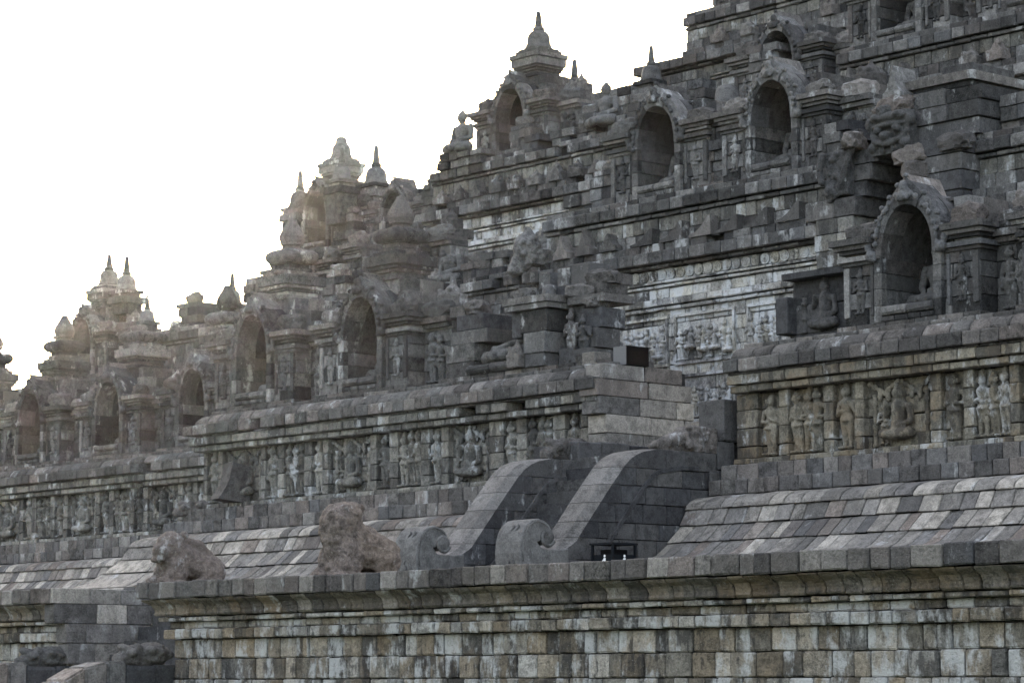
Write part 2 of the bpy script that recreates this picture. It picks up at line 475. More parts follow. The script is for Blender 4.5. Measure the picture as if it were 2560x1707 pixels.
SEATF = blob_mesh('relief_figure', [('e', (0, -0.06, 0.1), (0.40, 0.12, 0.10)), ('c', (-0.3, -0.08, 0.12), (0.18, -0.14, 0.08), 0.09, 0.07), ('c', (0.3, -0.08, 0.12), (-0.18, -0.14, 0.1), 0.09, 0.07),
    ('c', (0, -0.02, 0.2), (0.01, -0.02, 0.55), 0.14, 0.13), ('e', (0, -0.02, 0.56), (0.23, 0.08, 0.08)), ('c', (0.22, -0.02, 0.55), (0.3, -0.05, 0.3), 0.06, 0.05), ('c', (0.3, -0.05, 0.3), (0.12, -0.12, 0.24), 0.05, 0.04),
    ('c', (-0.22, -0.02, 0.55), (-0.31, -0.03, 0.42), 0.06, 0.05), ('c', (-0.31, -0.03, 0.42), (-0.2, -0.1, 0.6), 0.05, 0.04), ('c', (0, -0.03, 0.6), (0, -0.04, 0.7), 0.05, 0.05), ('e', (0, -0.06, 0.76), (0.085, 0.08, 0.10)), ('e', (0, -0.03, 0.87), (0.07, 0.07, 0.08)),
    ('e', (0.09, -0.05, 0.75), (0.025, 0.03, 0.06)), ('e', (-0.09, -0.05, 0.75), (0.025, 0.03, 0.06)), ('e', (0, 0.04, 0.78), (0.2, 0.03, 0.22))], 'relief', 0.024, 2, 0.006, 12)
COLN = lathe_mesh('colonnette', [(0.06, 0), (0.06, 0.05), (0.035, 0.07), (0.05, 0.2), (0.035, 0.3), (0.06, 0.33), (0.06, 0.38), (0.035, 0.4), (0.05, 0.55), (0.035, 0.68), (0.06, 0.7), (0.07, 0.76), (0.04, 0.8), (0.06, 0.9)], 'relief', 8)
SWAG = blob_mesh('garland', [('e', (0.12 * i, -0.03, 0.05 * abs(i)), (0.075, 0.05, 0.05)) for i in range(-3, 4)] + [('e', (0.1, -0.02, -0.06), (0.06, 0.05, 0.08)), ('e', (-0.12, -0.02, -0.05), (0.06, 0.05, 0.08))], 'relief', 0.024, 1, 0.012, 18)
def with_mat(me, mat):
    c = me.copy(); c.materials.clear(); c.materials.append(M[mat]); return c
FIGO = [with_mat(f, 'reliefo') for f in FIG]; SEATO = with_mat(SEATF, 'reliefo'); COLO = with_mat(COLN, 'reliefo'); SWAGO = with_mat(SWAG, 'reliefo')
FIGP = [with_mat(f, 'pale') for f in FIG]; SEATP = with_mat(SEATF, 'pale')
for f in FIGP + [SEATP]: f.name = 'relief_figure'

# ------------------------------------------------------------------ seated statues
B_LEGS = [('c', (-0.42, -0.14, 0.13), (0.08, -0.40, 0.10), 0.14, 0.09), ('c', (0.42, -0.14, 0.13), (-0.08, -0.38, 0.13), 0.14, 0.09), ('e', (0, 0.03, 0.16), (0.38, 0.25, 0.16))]
B_TORSO = [('c', (0, 0.06, 0.2), (0, 0.05, 0.60), 0.19, 0.2), ('e', (0, 0.02, 0.58), (0.25, 0.16, 0.16)), ('e', (0, 0.05, 0.70), (0.31, 0.12, 0.08))] + mir([('c', (0.31, 0.06, 0.68), (0.37, 0.02, 0.38), 0.085, 0.075), ('c', (0.37, 0.02, 0.38), (0.06, -0.30, 0.27), 0.075, 0.05)])
B_HEAD = [('c', (0, 0.05, 0.74), (0, 0.03, 0.86), 0.085, 0.075), ('e', (0, 0.02, 0.94), (0.122, 0.135, 0.155)), ('e', (0, 0.045, 1.0), (0.132, 0.14, 0.11)), ('e', (0, 0.05, 1.11), (0.06, 0.06, 0.05)), ('e', (0, -0.115, 0.93), (0.02, 0.03, 0.04)), ('e', (0, -0.10, 0.865), (0.045, 0.025, 0.015))] + mir([('e', (0.126, 0.04, 0.91), (0.022, 0.035, 0.08)), ('e', (0.05, -0.105, 0.96), (0.03, 0.02, 0.012))])
BUD = blob_mesh('buddha', B_LEGS + B_TORSO + B_HEAD, 'statue', 0.022, 2, 0.004, 9)
BUDX = blob_mesh('buddha_headless', B_LEGS + B_TORSO, 'statue', 0.022, 2, 0.006, 9)
BUDL = blob_mesh('buddha_lap', B_LEGS + [('c', (0.4, 0.02, 0.42), (0.05, -0.30, 0.27), 0.07, 0.05), ('c', (-0.3, -0.1, 0.3), (-0.02, -0.32, 0.27), 0.06, 0.05), ('e', (0.36, 0.05, 0.45), (0.08, 0.08, 0.1))], 'statue', 0.022, 2, 0.008, 9)
# ------------------------------------------------------------------ lions on the terrace edge
LION1 = blob_mesh('lion', [('e', (0, -0.28, 0.34), (0.25, 0.27, 0.36)), ('e', (0, -0.36, 0.60), (0.25, 0.26, 0.25)), ('e', (0, -0.57, 0.50), (0.20, 0.13, 0.15)), ('e', (0, -0.66, 0.54), (0.07, 0.05, 0.05)), ('e', (0, -0.62, 0.38), (0.17, 0.10, 0.05)),
    ('c', (0, -0.15, 0.42), (0, 0.38, 0.27), 0.26, 0.25), ('c', (0, 0.02, 0.66), (0, 0.2, 0.62), 0.10, 0.11), ('c', (0, 0.2, 0.6), (0.05, 0.66, 0.3), 0.11, 0.08), ('e', (0, -0.3, 0.16), (0.27, 0.24, 0.17)), ('b', (0, 0, 0.02), (0.3, 0.62, 0.03))]
    + mir([('e', (0.20, 0.36, 0.22), (0.15, 0.27, 0.25)), ('e', (0.17, -0.22, 0.78), (0.07, 0.07, 0.07)), ('e', (0.10, -0.60, 0.60), (0.05, 0.04, 0.04)), ('c', (0.17, -0.42, 0.3), (0.17, -0.54, 0.06), 0.10, 0.08), ('e', (0.17, -0.6, 0.06), (0.10, 0.14, 0.07)), ('e', (0.22, 0.14, 0.06), (0.09, 0.15, 0.07))]), 'lion', 0.024, 2, 0.018, 10)
LION2 = blob_mesh('lion', [('e', (0, -0.24, 0.38), (0.34, 0.34, 0.44)), ('e', (0, -0.30, 0.80), (0.33, 0.34, 0.27)), ('e', (0, -0.47, 0.70), (0.29, 0.17, 0.22)), ('e', (0, -0.12, 0.98), (0.22, 0.22, 0.1)), ('e', (0, -0.5, 0.52), (0.24, 0.12, 0.10)),
    ('c', (0, -0.05, 0.48), (0, 0.42, 0.34), 0.33, 0.31), ('c', (0, 0.1, 0.70), (0, 0.62, 0.44), 0.10, 0.13), ('e', (0, -0.28, 0.14), (0.34, 0.30, 0.17)), ('b', (0, 0, 0.02), (0.36, 0.66, 0.03))]
    + mir([('e', (0.2, 0.42, 0.28), (0.2, 0.28, 0.30)), ('e', (0.28, -0.2, 0.90), (0.06, 0.09, 0.08)), ('c', (0.2, -0.42, 0.3), (0.2, -0.5, 0.06), 0.13, 0.11), ('e', (0.2, -0.54, 0.06), (0.12, 0.13, 0.07))]), 'lion', 0.026, 2, 0.03, 9)
MAK = blob_mesh('makara', [('c', (0, -0.62, 0.10), (0, 0.05, 0.24), 0.09, 0.2), ('c', (0, -0.55, 0.02), (0, 0.1, 0.06), 0.06, 0.13), ('b', (0, 0.42, 0.22), (0.27, 0.3, 0.24)), ('e', (0, 0.1, 0.34), (0.2, 0.25, 0.14)), ('c', (0, -0.6, 0.12), (0, -0.78, 0.06), 0.07, 0.05)]
    + mir([('e', (0.17, -0.02, 0.28), (0.09, 0.1, 0.09)), ('e', (0.24, 0.02, 0.12), (0.05, 0.11, 0.10))] + [('e', (0.22 + 0.04 * math.sin(i * 2.1), 0.16 + 0.1 * (i % 5), 0.08 + 0.13 * (i // 5)), (0.07, 0.055, 0.055)) for i in range(15)])
    + [('e', (0.16 * math.sin(i * 1.7), 0.0 + 0.07 * i, 0.42 + 0.02 * math.sin(i * 2.4)), (0.07, 0.06, 0.05)) for i in range(10)], 'brown', 0.024, 1, 0.018, 12)
MAK2 = blob_mesh('makara', [('c', (0, -0.5, 0.08), (0, 0.3, 0.18), 0.13, 0.24), ('e', (0, 0.2, 0.2), (0.28, 0.4, 0.22)), ('e', (0, -0.2, 0.22), (0.2, 0.25, 0.15))] + [('e', (0.22 * math.sin(i * 2.3), -0.4 + 0.075 * i, 0.24 + 0.08 * math.cos(i * 1.9)), (0.11, 0.09, 0.08)) for i in range(14)], 'brown', 0.03, 1, 0.03, 9)
def lump(name, seed, mat, r=(0.3, 0.2, 0.2), rough=0.06, flat=True):
    bm = bmesh.new()
    bmesh.ops.create_icosphere(bm, subdivisions=3, radius=1)
    for v in bm.verts:
        n = noise.noise(v.co * 1.7 + Vector((seed * 7.1, 0, 0))) * 0.35 + noise.noise(v.co * 4.5 + Vector((0, seed * 3.3, 0))) * 0.22
        v.co *= 1 + n
        v.co.x = max(-0.85, min(0.85, v.co.x)); v.co.y = max(-0.8, min(0.8, v.co.y))
        v.co = Vector((v.co.x * r[0], v.co.y * r[1], max(-0.5, v.co.z) * r[2] + r[2] * 0.5))
    me = bpy.data.meshes.new(name); bm.to_mesh(me); bm.free()
    me.materials.append(M[mat])
    return me
LUMPS = [lump('carved_lump', i, 'brown', (0.36, 0.22, 0.2)) for i in range(5)]
def carved(seed, w, h, d, mat='brown'):
    """weathered carved antefix: pointed leaf outline with knobs and scrolls"""
    r = random.Random(seed)
    ps = [('b', (0, 0, h * 0.22), (w * 0.46, d * 0.5, h * 0.22)), ('e', (0, 0, h * 0.5), (w * 0.36, d * 0.42, h * 0.3)), ('c', (0, 0, h * 0.55), (0, 0, h * 0.95), w * 0.2, w * 0.05)]
    for i in range(9):
        ps.append(('e', (r.uniform(-0.4, 0.4) * w, -d * 0.42, r.uniform(0.08, 0.7) * h), (w * 0.1, d * 0.16, h * 0.08)))
    return blob_mesh('antefix', ps, mat, max(0.02, w / 18), 1, w * 0.03, 5 / w)
ANTE = [carved(i, 0.6, 0.62, 0.4) for i in range(4)]
HEADM = blob_mesh('head', [('e', (0, -0.02, 0.2), (0.16, 0.18, 0.22)), ('e', (0, 0.02, 0.32), (0.18, 0.19, 0.12)), ('e', (0, -0.19, 0.19), (0.03, 0.04, 0.06)), ('c', (0, 0, 0), (0, 0, 0.1), 0.11, 0.12)], 'statue', 0.025, 1, 0.008, 12)
arm = [('c', (-0.35 + 0.02 * i, 0, 0.05 * i), (-0.33 + 0.02 * i, 0, 0.05 * i + 0.03), 0.1, 0.1) for i in range(1)]
pts = [(-0.32, 0.0), (-0.22, 0.06), (-0.10, 0.2), (-0.02, 0.4), (0.05, 0.62), (0.12, 0.85), (0.22, 1.0)]
ps = [('b', (-0.18, 0.1, 0.52), (0.24, 0.14, 0.45))]
for (a, b), (c, d) in zip(pts, pts[1:]): ps.append(('c', (a, -0.06, b), (c, -0.06, d), 0.07, 0.07))
for i in range(16): ps.append(('e', (-0.36 + 0.3 * R.random(), -0.05, 0.2 + 0.75 * R.random()), (0.07, 0.06, 0.07)))
ps += [('c', (-0.45, -0.1, 0.9), (-0.52, -0.12, 0.55), 0.07, 0.06), ('c', (-0.52, -0.12, 0.55), (-0.42, -0.16, 0.35), 0.06, 0.07), ('e', (-0.3, -0.1, 0.15), (0.14, 0.1, 0.13))]
ARM = blob_mesh('makara_arm', ps, 'grey', 0.026, 1, 0.012, 10)
ps = [('b', (0, 0.3, 0.5), (0.52, 0.3, 0.46)), ('e', (0, -0.10, 0.42), (0.15, 0.16, 0.11)), ('e', (0, 0.0, 0.66), (0.5, 0.16, 0.07)), ('e', (0, 0.02, 0.84), (0.56, 0.2, 0.12))]
ps += mir([('e', (0.25, -0.06, 0.56), (0.11, 0.10, 0.09)), ('c', (0.05, -0.1, 0.25), (0.34, -0.04, 0.33), 0.075, 0.075), ('c', (0.34, -0.04, 0.33), (0.5, 0.02, 0.5), 0.075, 0.05), ('e', (0.44, 0.0, 0.22), (0.13, 0.12, 0.11)), ('e', (0.12, -0.04, 0.13), (0.04, 0.04, 0.08)), ('e', (0.22, -0.03, 0.14), (0.035, 0.04, 0.07)), ('e', (0.3, 0.0, 0.86), (0.14, 0.2, 0.1)), ('e', (0.56, 0.05, 0.75), (0.1, 0.12, 0.16))])
KALA = blob_mesh('monster_head', ps, 'grey', 0.022, 1, 0.01, 9)
ps = [('b', (0, 0.35, 0.32), (0.2, 0.5, 0.2)), ('e', (0, -0.05, 0.52), (0.25, 0.33, 0.45)), ('c', (0, 0.02, 0.75), (0, -0.05, 1.02), 0.18, 0.08), ('c', (0, -0.28, 0.25), (0, -0.35, 0.0), 0.13, 0.14), ('e', (0, -0.33, -0.05), (0.16, 0.2, 0.13)), ('e', (0, -0.15, 0.1), (0.17, 0.2, 0.15))]
for i in range(22): ps.append(('e', (0.2 * math.copysign(1, math.sin(i * 2.1)), -0.25 + 0.5 * R.random(), 0.25 + 0.6 * R.random()), (0.07, 0.07, 0.07)))
SPOUT = blob_mesh('water_spout', ps, 'grey', 0.028, 1, 0.012, 10)
def arch(n0, half, spring, top, outer, peak):
    """inner and outer outline of the hood from left foot to right foot"""
    inn, out = [], []
    for i in range(n0 + 1):
        a = math.pi - math.pi * i / n0
        c, s = math.cos(a), math.sin(a)
        inn.append((half * c, spring + (top - spring) * (abs(s) ** 0.9)))
        k = 1 - abs(2 * i / n0 - 1)
        o = outer * (1 + 0.25 * k)
        out.append(((half + outer) * c * (1 + 0.04 * math.sin(2 * a) ** 2), spring + (top - spring + o) * s + (peak * max(0, k - 0.72) / 0.28 if k > 0.72 else 0)))
    return inn, out

HOODC = []
for sd in range(2):
    rr_ = random.Random(sd + 40)
    inn_, out_ = arch(26, 0.60, 1.30, 2.22, 0.24, 0.20)
    ps = []
    for i in range(27):
        x_, z_ = inn_[i][0] * 0.45 + out_[i][0] * 0.55, inn_[i][1] * 0.45 + out_[i][1] * 0.55
        if rr_.random() < 0.85: ps.append(('e', (x_ + rr_.uniform(-0.02, 0.02), -0.045, z_ + rr_.uniform(-0.02, 0.02)), (0.06, 0.05, 0.06)))
        if i % 2 and rr_.random() < 0.7: ps.append(('e', (out_[i][0] * 1.01, 0.03, out_[i][1] * 1.01), (0.055, 0.07, 0.055)))
    ps += [('e', (0, -0.08, 2.36), (0.14, 0.09, 0.10)), ('e', (0.09, -0.1, 2.32), (0.06, 0.06, 0.05)), ('e', (-0.09, -0.1, 2.32), (0.06, 0.06, 0.05)), ('e', (0, -0.06, 2.54), (0.10, 0.07, 0.12))]
    for s_ in (-1, 1): ps += [('e', (s_ * 0.82, -0.02, 1.36), (0.13, 0.10, 0.11)), ('e', (s_ * 0.9, -0.02, 1.52), (0.07, 0.07, 0.09))]
    HOODC.append(blob_mesh('hood_carving', ps, 'grey', 0.022, 1, 0.01, 14))
FIGG = [with_mat(f, 'grey') for f in FIG]
# ------------------------------------------------------------------ ground and terrace
AX = -38.87                                            # the stair axis
me = mesh_of('ground', [(-900, -200, 0), (400, -200, 0), (400, 1200, 0), (-900, 1200, 0)], [(0, 1, 2, 3)], 'grass')
tag(link('ground', me), 'flat lawn around the foot of the temple', None, kind='structure')
mb = MB()
mb.box(-95, -40.35, 25.4, 60, 0.02, 3.13); mb.box(-37.55, -8, 25.4, 60, 0.02, 3.13); mb.box(-40.35, -37.55, 27.4, 60, 0.02, 3.13)
tag(mb.build('terrace_floor', 'floor'), 'broad stone paved terrace around the foot of the temple', None, kind='structure')

# terrace wall: cross-section rows [(outward from Y=25.15, z)]
YT = 25.15
CY = [(-0.3, 2.68), (0.20, 2.68), (0.25, 2.70), (0.235, 2.76), (0.27, 2.84), (0.36, 2.90), (0.41, 2.945), (-0.3, 2.945)]
def terrace_wall(x0, x1, label, left_end):
    w = tag(MB().box(x0 + 0.1, x1 - (0.03 if not left_end else 0), YT + 0.06, YT + 1.2, 0.0, 3.1).build('terrace_wall', 'core'), label, 'wall')
    L = x1 - x0
    m = dict(start=0.45 if left_end else 0)
    course(w, (x0, YT, 0), L, rect(-0.3, 0.45, 2.95, 3.215), 'edge', 0.37, 0.35, out=0.02, drop=0.01, **m, name='edge_stone')
    course(w, (x0, YT, 0), L, CY, 'cyma', 0.36, 0.3, out=0.008, start=0.0, mitre=left_end, name='cyma_stone')
    course(w, (x0, YT, 0), L, rect(-0.3, 0.19, 2.60, 2.675), 'wall', 0.40, 0.3, out=0.008, start=0.19 if left_end else 0, name='band_stone')
    course(w, (x0, YT, 0), L, rect(-0.3, 0.06, 2.485, 2.60), 'wall', 0.42, 0.3, out=0.008, start=0.06 if left_end else 0, name='band_stone')
    course(w, (x0, YT, 0), L, rect(-0.3, 0.13, 2.325, 2.48), 'wall', 0.40, 0.4, out=0.012, start=0.13 if left_end else 0, name='band_stone')
    for a, b in ((2.02, 2.32), (1.70, 2.015), (1.38, 1.695)):
        course(w, (x0, YT, 0), L, rect(-0.3, 0, a, b), 'wall', 0.36, 0.4, out=0.014)
    for a, b in ((1.05, 1.375), (0.7, 1.045)):
        course(w, (x0, YT, 0), L, rect(-0.3, 0, a, b), 'wall', 0.5, 0.4, out=0.012, name='foot_stone')
    return w
terrace_wall(-37.35, -17.5, 'long coursed terrace wall with overhanging dark edge stones, right of the lower stair', True)
tw2 = terrace_wall(-47.0, -40.35, 'terrace wall end at the far lower left with a blocky grey return face', False)
# return face along the lower stair (faces +X): large irregular blocks
rows = [(2.95, 3.21, -0.45, (0.75, 0.62, 0.42, 0.5, 0.5)), (2.62, 2.95, -0.40, (0.85, 0.6, 0.55, 0.45, 0.5)), (2.30, 2.62, -0.17, (0.4, 0.52, 0.62, 0.66, 0.5)),
        (1.95, 2.30, -0.12, (0.55, 0.64, 0.6, 0.4, 0.4)), (1.6, 1.95, 0.0, (0.62, 0.6, 0.52, 0.5)), (1.2, 1.6, 0.0, (0.5, 0.7, 0.55, 0.5))]
for z0, z1, y0, ls in rows:
    s = YT + y0
    for l in ls:
        if s + l > 28.2: break
        block(tw2, -40.62, -40.31 + R.uniform(-0.012, 0.012), s, s + l - 0.008, z0, z1, 'tile' if R.random() < 0.5 else 'plinth')
        s += l
# inner return of the right-hand platform above the stair, seen from the side: a low row of square stones
lowrow = tag(MB().box(-42.5, -36.5, 31.02, 31.5, 3.1, 3.28).build('kerb_row', 'core'), 'low kerb of small upright stones on the terrace left of the front lion', 'kerb')
course(lowrow, (-42.6, 31.0, 0), 6.0, rect(-0.3, 0, 3.1, 3.36), 'tile', 0.3, 0.3)
# kerb in front of the sloping base on the right
lowrow = tag(MB().box(-36.6, -22, 34.72, 35.2, 3.1, 3.62).build('kerb_row', 'core'), 'low kerb of thin stones running below the sloping base courses on the right', 'kerb')
course(lowrow, (-36.6, 34.7, 0), 14.5, rect(-0.4, 0, 3.5, 3.72), 'tile', 0.42, 0.35)
lowrow = tag(MB().box(-55.5, -41.2, 34.72, 35.2, 3.1, 3.52).build('kerb_row', 'core'), 'low kerb of thin stones below the sloping base courses between lions and scroll', 'kerb')
course(lowrow, (-55.5, 34.7, 0), 14.2, rect(-0.4, 0, 3.4, 3.62), 'tile', 0.42, 0.35)

# lower stair at the bottom left: steps, two rails, two weathered makara heads
st = thing('stone_staircase', 'dim lower staircase sunk between the two terrace walls', 'staircase', (0, 0, 0))
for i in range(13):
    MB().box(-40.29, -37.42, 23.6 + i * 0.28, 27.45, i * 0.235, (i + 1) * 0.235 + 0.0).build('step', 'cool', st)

# ------------------------------------------------------------------ sloping base and gallery wall, level one
Y1 = 37.47
ROLL = [(0.3, 4.80), (1.31, 4.80), (1.27, 4.88), (1.17, 4.97), (1.0, 5.04), (0.72, 5.075), (0.3, 5.08)]
ROW2 = [(0.6, 4.5), (1.43, 4.5), (1.27, 4.795), (0.6, 4.795)]
ROW3 = [(0.8, 4.18), (1.76, 4.18), (1.40, 4.495), (0.8, 4.495)]
ROW4 = [(1.0, 3.82), (2.36, 3.82), (2.04, 3.95), (1.72, 4.175), (1.0, 4.175)]
ROW5 = [(1.0, 3.5), (2.48, 3.5), (2.40, 3.815), (1.0, 3.815)]
def base_moulding(x0, x1, yw, label, left):
    b = MB()
    b.prism([(yw + 1.0, 3.1), (yw - 2.35, 3.1), (yw - 2.35, 3.75), (yw - 1.65, 4.05), (yw - 1.3, 4.3), (yw - 1.15, 4.6), (yw - 0.95, 4.85), (yw - 0.55, 5.0), (yw - 0.2, 5.06), (yw - 0.2, 5.6), (yw + 1.0, 5.6)], x0 + 0.02 - (0.25 if left else 0), x1 - 0.01, 'x')
    w = tag(b.build('base_moulding', 'core'), label, 'wall')
    L = x1 - x0
    for poly, avg, mt in ((ROW5, 0.4, 'tile'), (ROW4, 0.29, 'tile'), (ROW3, 0.31, 'tile'), (ROW2, 0.42, 'tile'), (ROLL, 0.42, 'tile')):
        course(w, (x0, yw, 0), L, poly, mt, avg, 0.3, out=0.012, drop=0.006, mitre=left, gap=0.022, name='slope_stone')
    course(w, (x0, yw, 0), L, rect(-0.3, 0.67, 5.09, 5.375), 'plinth', 0.42, 0.25, start=0.67 if left else 0, name='plinth_stone')
    course(w, (x0, yw, 0), L, rect(-0.3, 0.33, 5.38, 5.68), 'plinth', 0.44, 0.3, start=0.33 if left else 0, name='plinth_stone')
    return w
base_moulding(-37.05, -23.5, Y1, 'sloping tiled base courses on the right below the ochre relief frieze', False)
base_moulding(-54.53, -40.7, Y1, 'sloping tiled base courses behind the lions, left of the stair', True)
base_moulding(-76.0, -54.53, 42.78, 'distant sloping tiled base courses at the far left below the recessed frieze', False)

COP = [(-0.2, 7.66), (0.16, 7.66), (0.15, 7.72), (0.10, 7.80), (0.02, 7.87), (-0.08, 7.90), (-0.2, 7.91)]
def gallery_wall(x0, x1, yw, label, left, mat, chips=0.03):
    w = tag(MB().box(x0 + 0.03, x1 - 0.02, yw + 0.25, yw + 2.2, 5.6, 7.88).build('gallery_wall', 'core'), label, 'wall')
    L = x1 - x0
    st = lambda v: dict(start=v if left else 0)
    for a, b in ((5.69, 6.03), (6.035, 6.37), (6.375, 6.71), (6.715, 7.03)):      # recessed panel ground
        course(w, (x0, yw + 0.14, 0), L, rect(-0.2, 0, a, b), mat, 0.46, 0.25, out=0.004)
    course(w, (x0, yw, 0), L, rect(-0.2, 0.10, 5.685, 5.80), mat, 0.5, 0.3, **st(0.1))
    course(w, (x0, yw, 0), L, rect(-0.2, 0.18, 7.035, 7.165), mat, 0.55, 0.3, skip=chips, **st(0.18), name='cornice_stone')
    course(w, (x0, yw, 0), L, rect(-0.2, 0.27, 7.175, 7.36), mat, 0.52, 0.3, skip=chips, **st(0.27), name='cornice_stone')
    course(w, (x0, yw, 0), L, rect(-0.2, 0.36, 7.41, 7.655), 'brown', 0.48, 0.25, out=0.012, skip=chips * 0.6, **st(0.36), name='cornice_stone')
    course(w, (x0, yw, 0), L, rect(-0.2, 0.24, 7.36, 7.41), 'grey', 0.6, 0.2, name='cornice_stone')
    course(w, (x0, yw, 0), L, COP, 'brown', 0.5, 0.25, out=0.01, mitre=left, name='coping_stone')
    course(w, (x0, yw + 0.2, 0), L, rect(-0.2, 0.0, 7.88, 8.0), 'brown', 0.5, 0.3, name='coping_stone')
    return w
gwR = gallery_wall(-36.95, -23.5, Y1, 'gallery wall on the right with ochre stained relief frieze under a heavy cornice', False, 'reliefo', 0.0)
gwM = gallery_wall(-54.53, -40.55, Y1, 'gallery wall left of the stair with grey standing figure reliefs under a broken cornice', True, 'relief', 0.05)
gwL = gallery_wall(-76.0, -54.53, 42.78, 'recessed gallery wall at the far left with small dark relief figures', False, 'relief', 0.03)

# the cut end of the gallery wall beside the stair: big long blocks facing the steps
ends = [(7.62, 7.93, 37.32, (1.15, 1.05)), (7.28, 7.62, 37.16, (1.42, 1.2)), (6.92, 7.28, 37.22, (1.12, 1.0, 0.5)), (6.55, 6.92, 37.38, (1.25, 0.95, 0.45)), (6.2, 6.55, 37.4, (1.0, 0.8, 0.7)), (5.9, 6.2, 37.4, (0.9, 0.9, 0.7))]
eb = thing('cut_wall_end', 'blunt end of the gallery wall beside the stair built of long grey blocks', 'wall', (-40.6, 37.4, 5.9))
eb_off = Vector((-40.6, 37.4, 5.9))
for z0, z1, y0, ls in ends:
    s = y0
    for l in ls:
        o = block(eb, -0.42, 0.14 + R.uniform(-0.02, 0.02), s - 37.4, s + l - 0.012 - 37.4, z0 - 5.9, z1 - 5.9, 'tile', soft=False, tw=0.004)
        s += l
ZR = (5.80, 6.03, 6.37, 6.71, 7.03)
def pilaster(w, x0, x1, yw, mat):
    for a, b in zip(ZR, ZR[1:]):
        h = b - a
        course(w, (x0, yw, 0), x1 - x0, rect(-0.25, 0, a, b - 0.004), mat, (x1 - x0) * 1.2, 0, out=0.006, name='pilaster_stone')
def frieze(w, yw, panels, mat, figs, seat, coln, swag, x0, x1):
    """panels: (kind, xa, xb)"""
    edge = x0
    for kd, a, b in panels:
        if a - edge > 0.03: pilaster(w, edge, a, yw, mat)
        edge = b
        c = (a + b) / 2
        yg = yw + 0.13
        if kd == 's':
            link('relief_figure', R.choice(figs), w, (c, yg, 5.82), 0, (1.12 * R.choice((-1, 1)), 1.4, 1.06 * R.uniform(0.96, 1.02)))
        elif kd == 't':
            for k, dx in enumerate((-0.26, 0.0, 0.25)):
                link('relief_figure', figs[(k + int(c * 3)) % 4], w, (c + dx, yg + 0.02 * (k % 2), 5.82), R.uniform(-0.1, 0.1), (1.0, 1.4, 1.05 * R.uniform(0.95, 1.03)))
        else:
            link('relief_figure', seat, w, (c, yg, 5.9), 0, (1.0, 1.6, 1.12))
            for dx in (-(b - a) / 2 + 0.16, (b - a) / 2 - 0.16):
                link('colonnette', coln, w, (c + dx, yg, 5.82), 0, (1, 1, 1.05))
            for dx in (-(b - a) / 2 + 0.4, (b - a) / 2 - 0.4):
                link('garland', swag, w, (c + dx, yg, 6.78), 0, (0.9, 1, 1.2))
            if R.random() < 0.7:
                link('relief_figure', R.choice(figs), w, (c - (b - a) / 2 + 0.38, yg + 0.03, 5.84), 0.2, (0.75, 1.0, 0.7))
    if x1 - edge > 0.03: pilaster(w, edge, x1, yw, mat)
frieze(gwM, Y1, [('s', -54.35, -53.92), ('w', -53.72, -52.22), ('s', -52.03, -51.57), ('t', -51.31, -50.56), ('s', -50.27, -49.88), ('w', -49.65, -48.16), ('s', -47.92, -47.48), ('t', -47.17, -46.40),
    ('s', -46.1, -45.72), ('w', -45.45, -44.15), ('s', -43.67, -43.28), ('t', -42.95, -42.15), ('s', -41.78, -41.32)], 'relief', FIG, SEATF, COLN, SWAG, -54.53, -40.55)
frieze(gwR, Y1, [('s', -36.39, -35.86), ('t', -35.61, -34.73), ('s', -34.48, -33.98), ('w', -33.74, -32.2), ('s', -31.94, -31.44), ('t', -31.2, -30.43), ('s', -30.2, -29.7), ('w', -29.45, -28)], 'reliefo', FIGO, SEATO, COLO, SWAGO, -36.95, -27.5)
pl = []
x = -75.6
k = 0
while x < -56:
    kd, wd = (('s', 0.45), ('t', 0.78), ('s', 0.45), ('w', 1.45))[k % 4]
    pl.append((kd, x, x + wd)); x += wd + 0.25; k += 1
frieze(gwL, 42.78, pl, 'relief', FIG, SEATF, COLN, SWAG, -76, -54.6)

def statue(me, loc, label, rz=0.0, sc=1.0, cat='statue', group=None, name='seated_statue'):
    return tag(link(name, me, None, loc, rz, (sc, sc, sc)), label, cat, group)

tag(link('stone_lion', LION1, None, (-37.5, 25.5, 3.19), rad(6), (0.9, 1.0, 1.02)), 'eroded crouching stone lion with visible face, at the left corner of the terrace edge', 'statue', 'guardian lions on the terrace edge')
tag(link('stone_lion', LION2, None, (-33.15, 25.55, 3.19), rad(4), (0.92, 1.0, 1.04)), 'taller faceless pinkish stone lion on the terrace edge, nearer the scrolls', 'statue', 'guardian lions on the terrace edge')

# ------------------------------------------------------------------ upper stair with curved rails and scrolls
PR = [(3.1, 32.98), (3.96, 32.98), (4.01, 33.12), (4.07, 33.24), (4.15, 33.36), (4.36, 33.53), (4.66, 33.78), (4.95, 34.02), (5.25, 34.28), (5.54, 34.53), (5.70, 34.71), (5.81, 34.92), (5.88, 35.15), (5.91, 35.40)]
def yf(z):
    for (a, ya), (b, yb) in zip(PR, PR[1:]):
        if z <= b: return ya + (yb - ya) * (z - a) / (b - a)
    return PR[-1][1]
SCO = [(0.66, -1.0), (0.62, -0.17), (0.46, -0.20), (0.30, -0.205), (0.12, -0.215), (-0.02, -0.185), (-0.11, -0.09), (-0.04, -0.055), (0.05, -0.125), (0.13, -0.13), (0.20, -0.07), (0.24, 0.02), (0.235, 0.12), (0.17, 0.22), (0.06, 0.29), (-0.09, 0.33), (-0.24, 0.30), (-0.37, 0.21), (-0.46, 0.08), (-0.51, -0.08), (-0.53, -0.28), (-0.51, -0.5), (-0.46, -0.75), (-0.44, -1.0)]
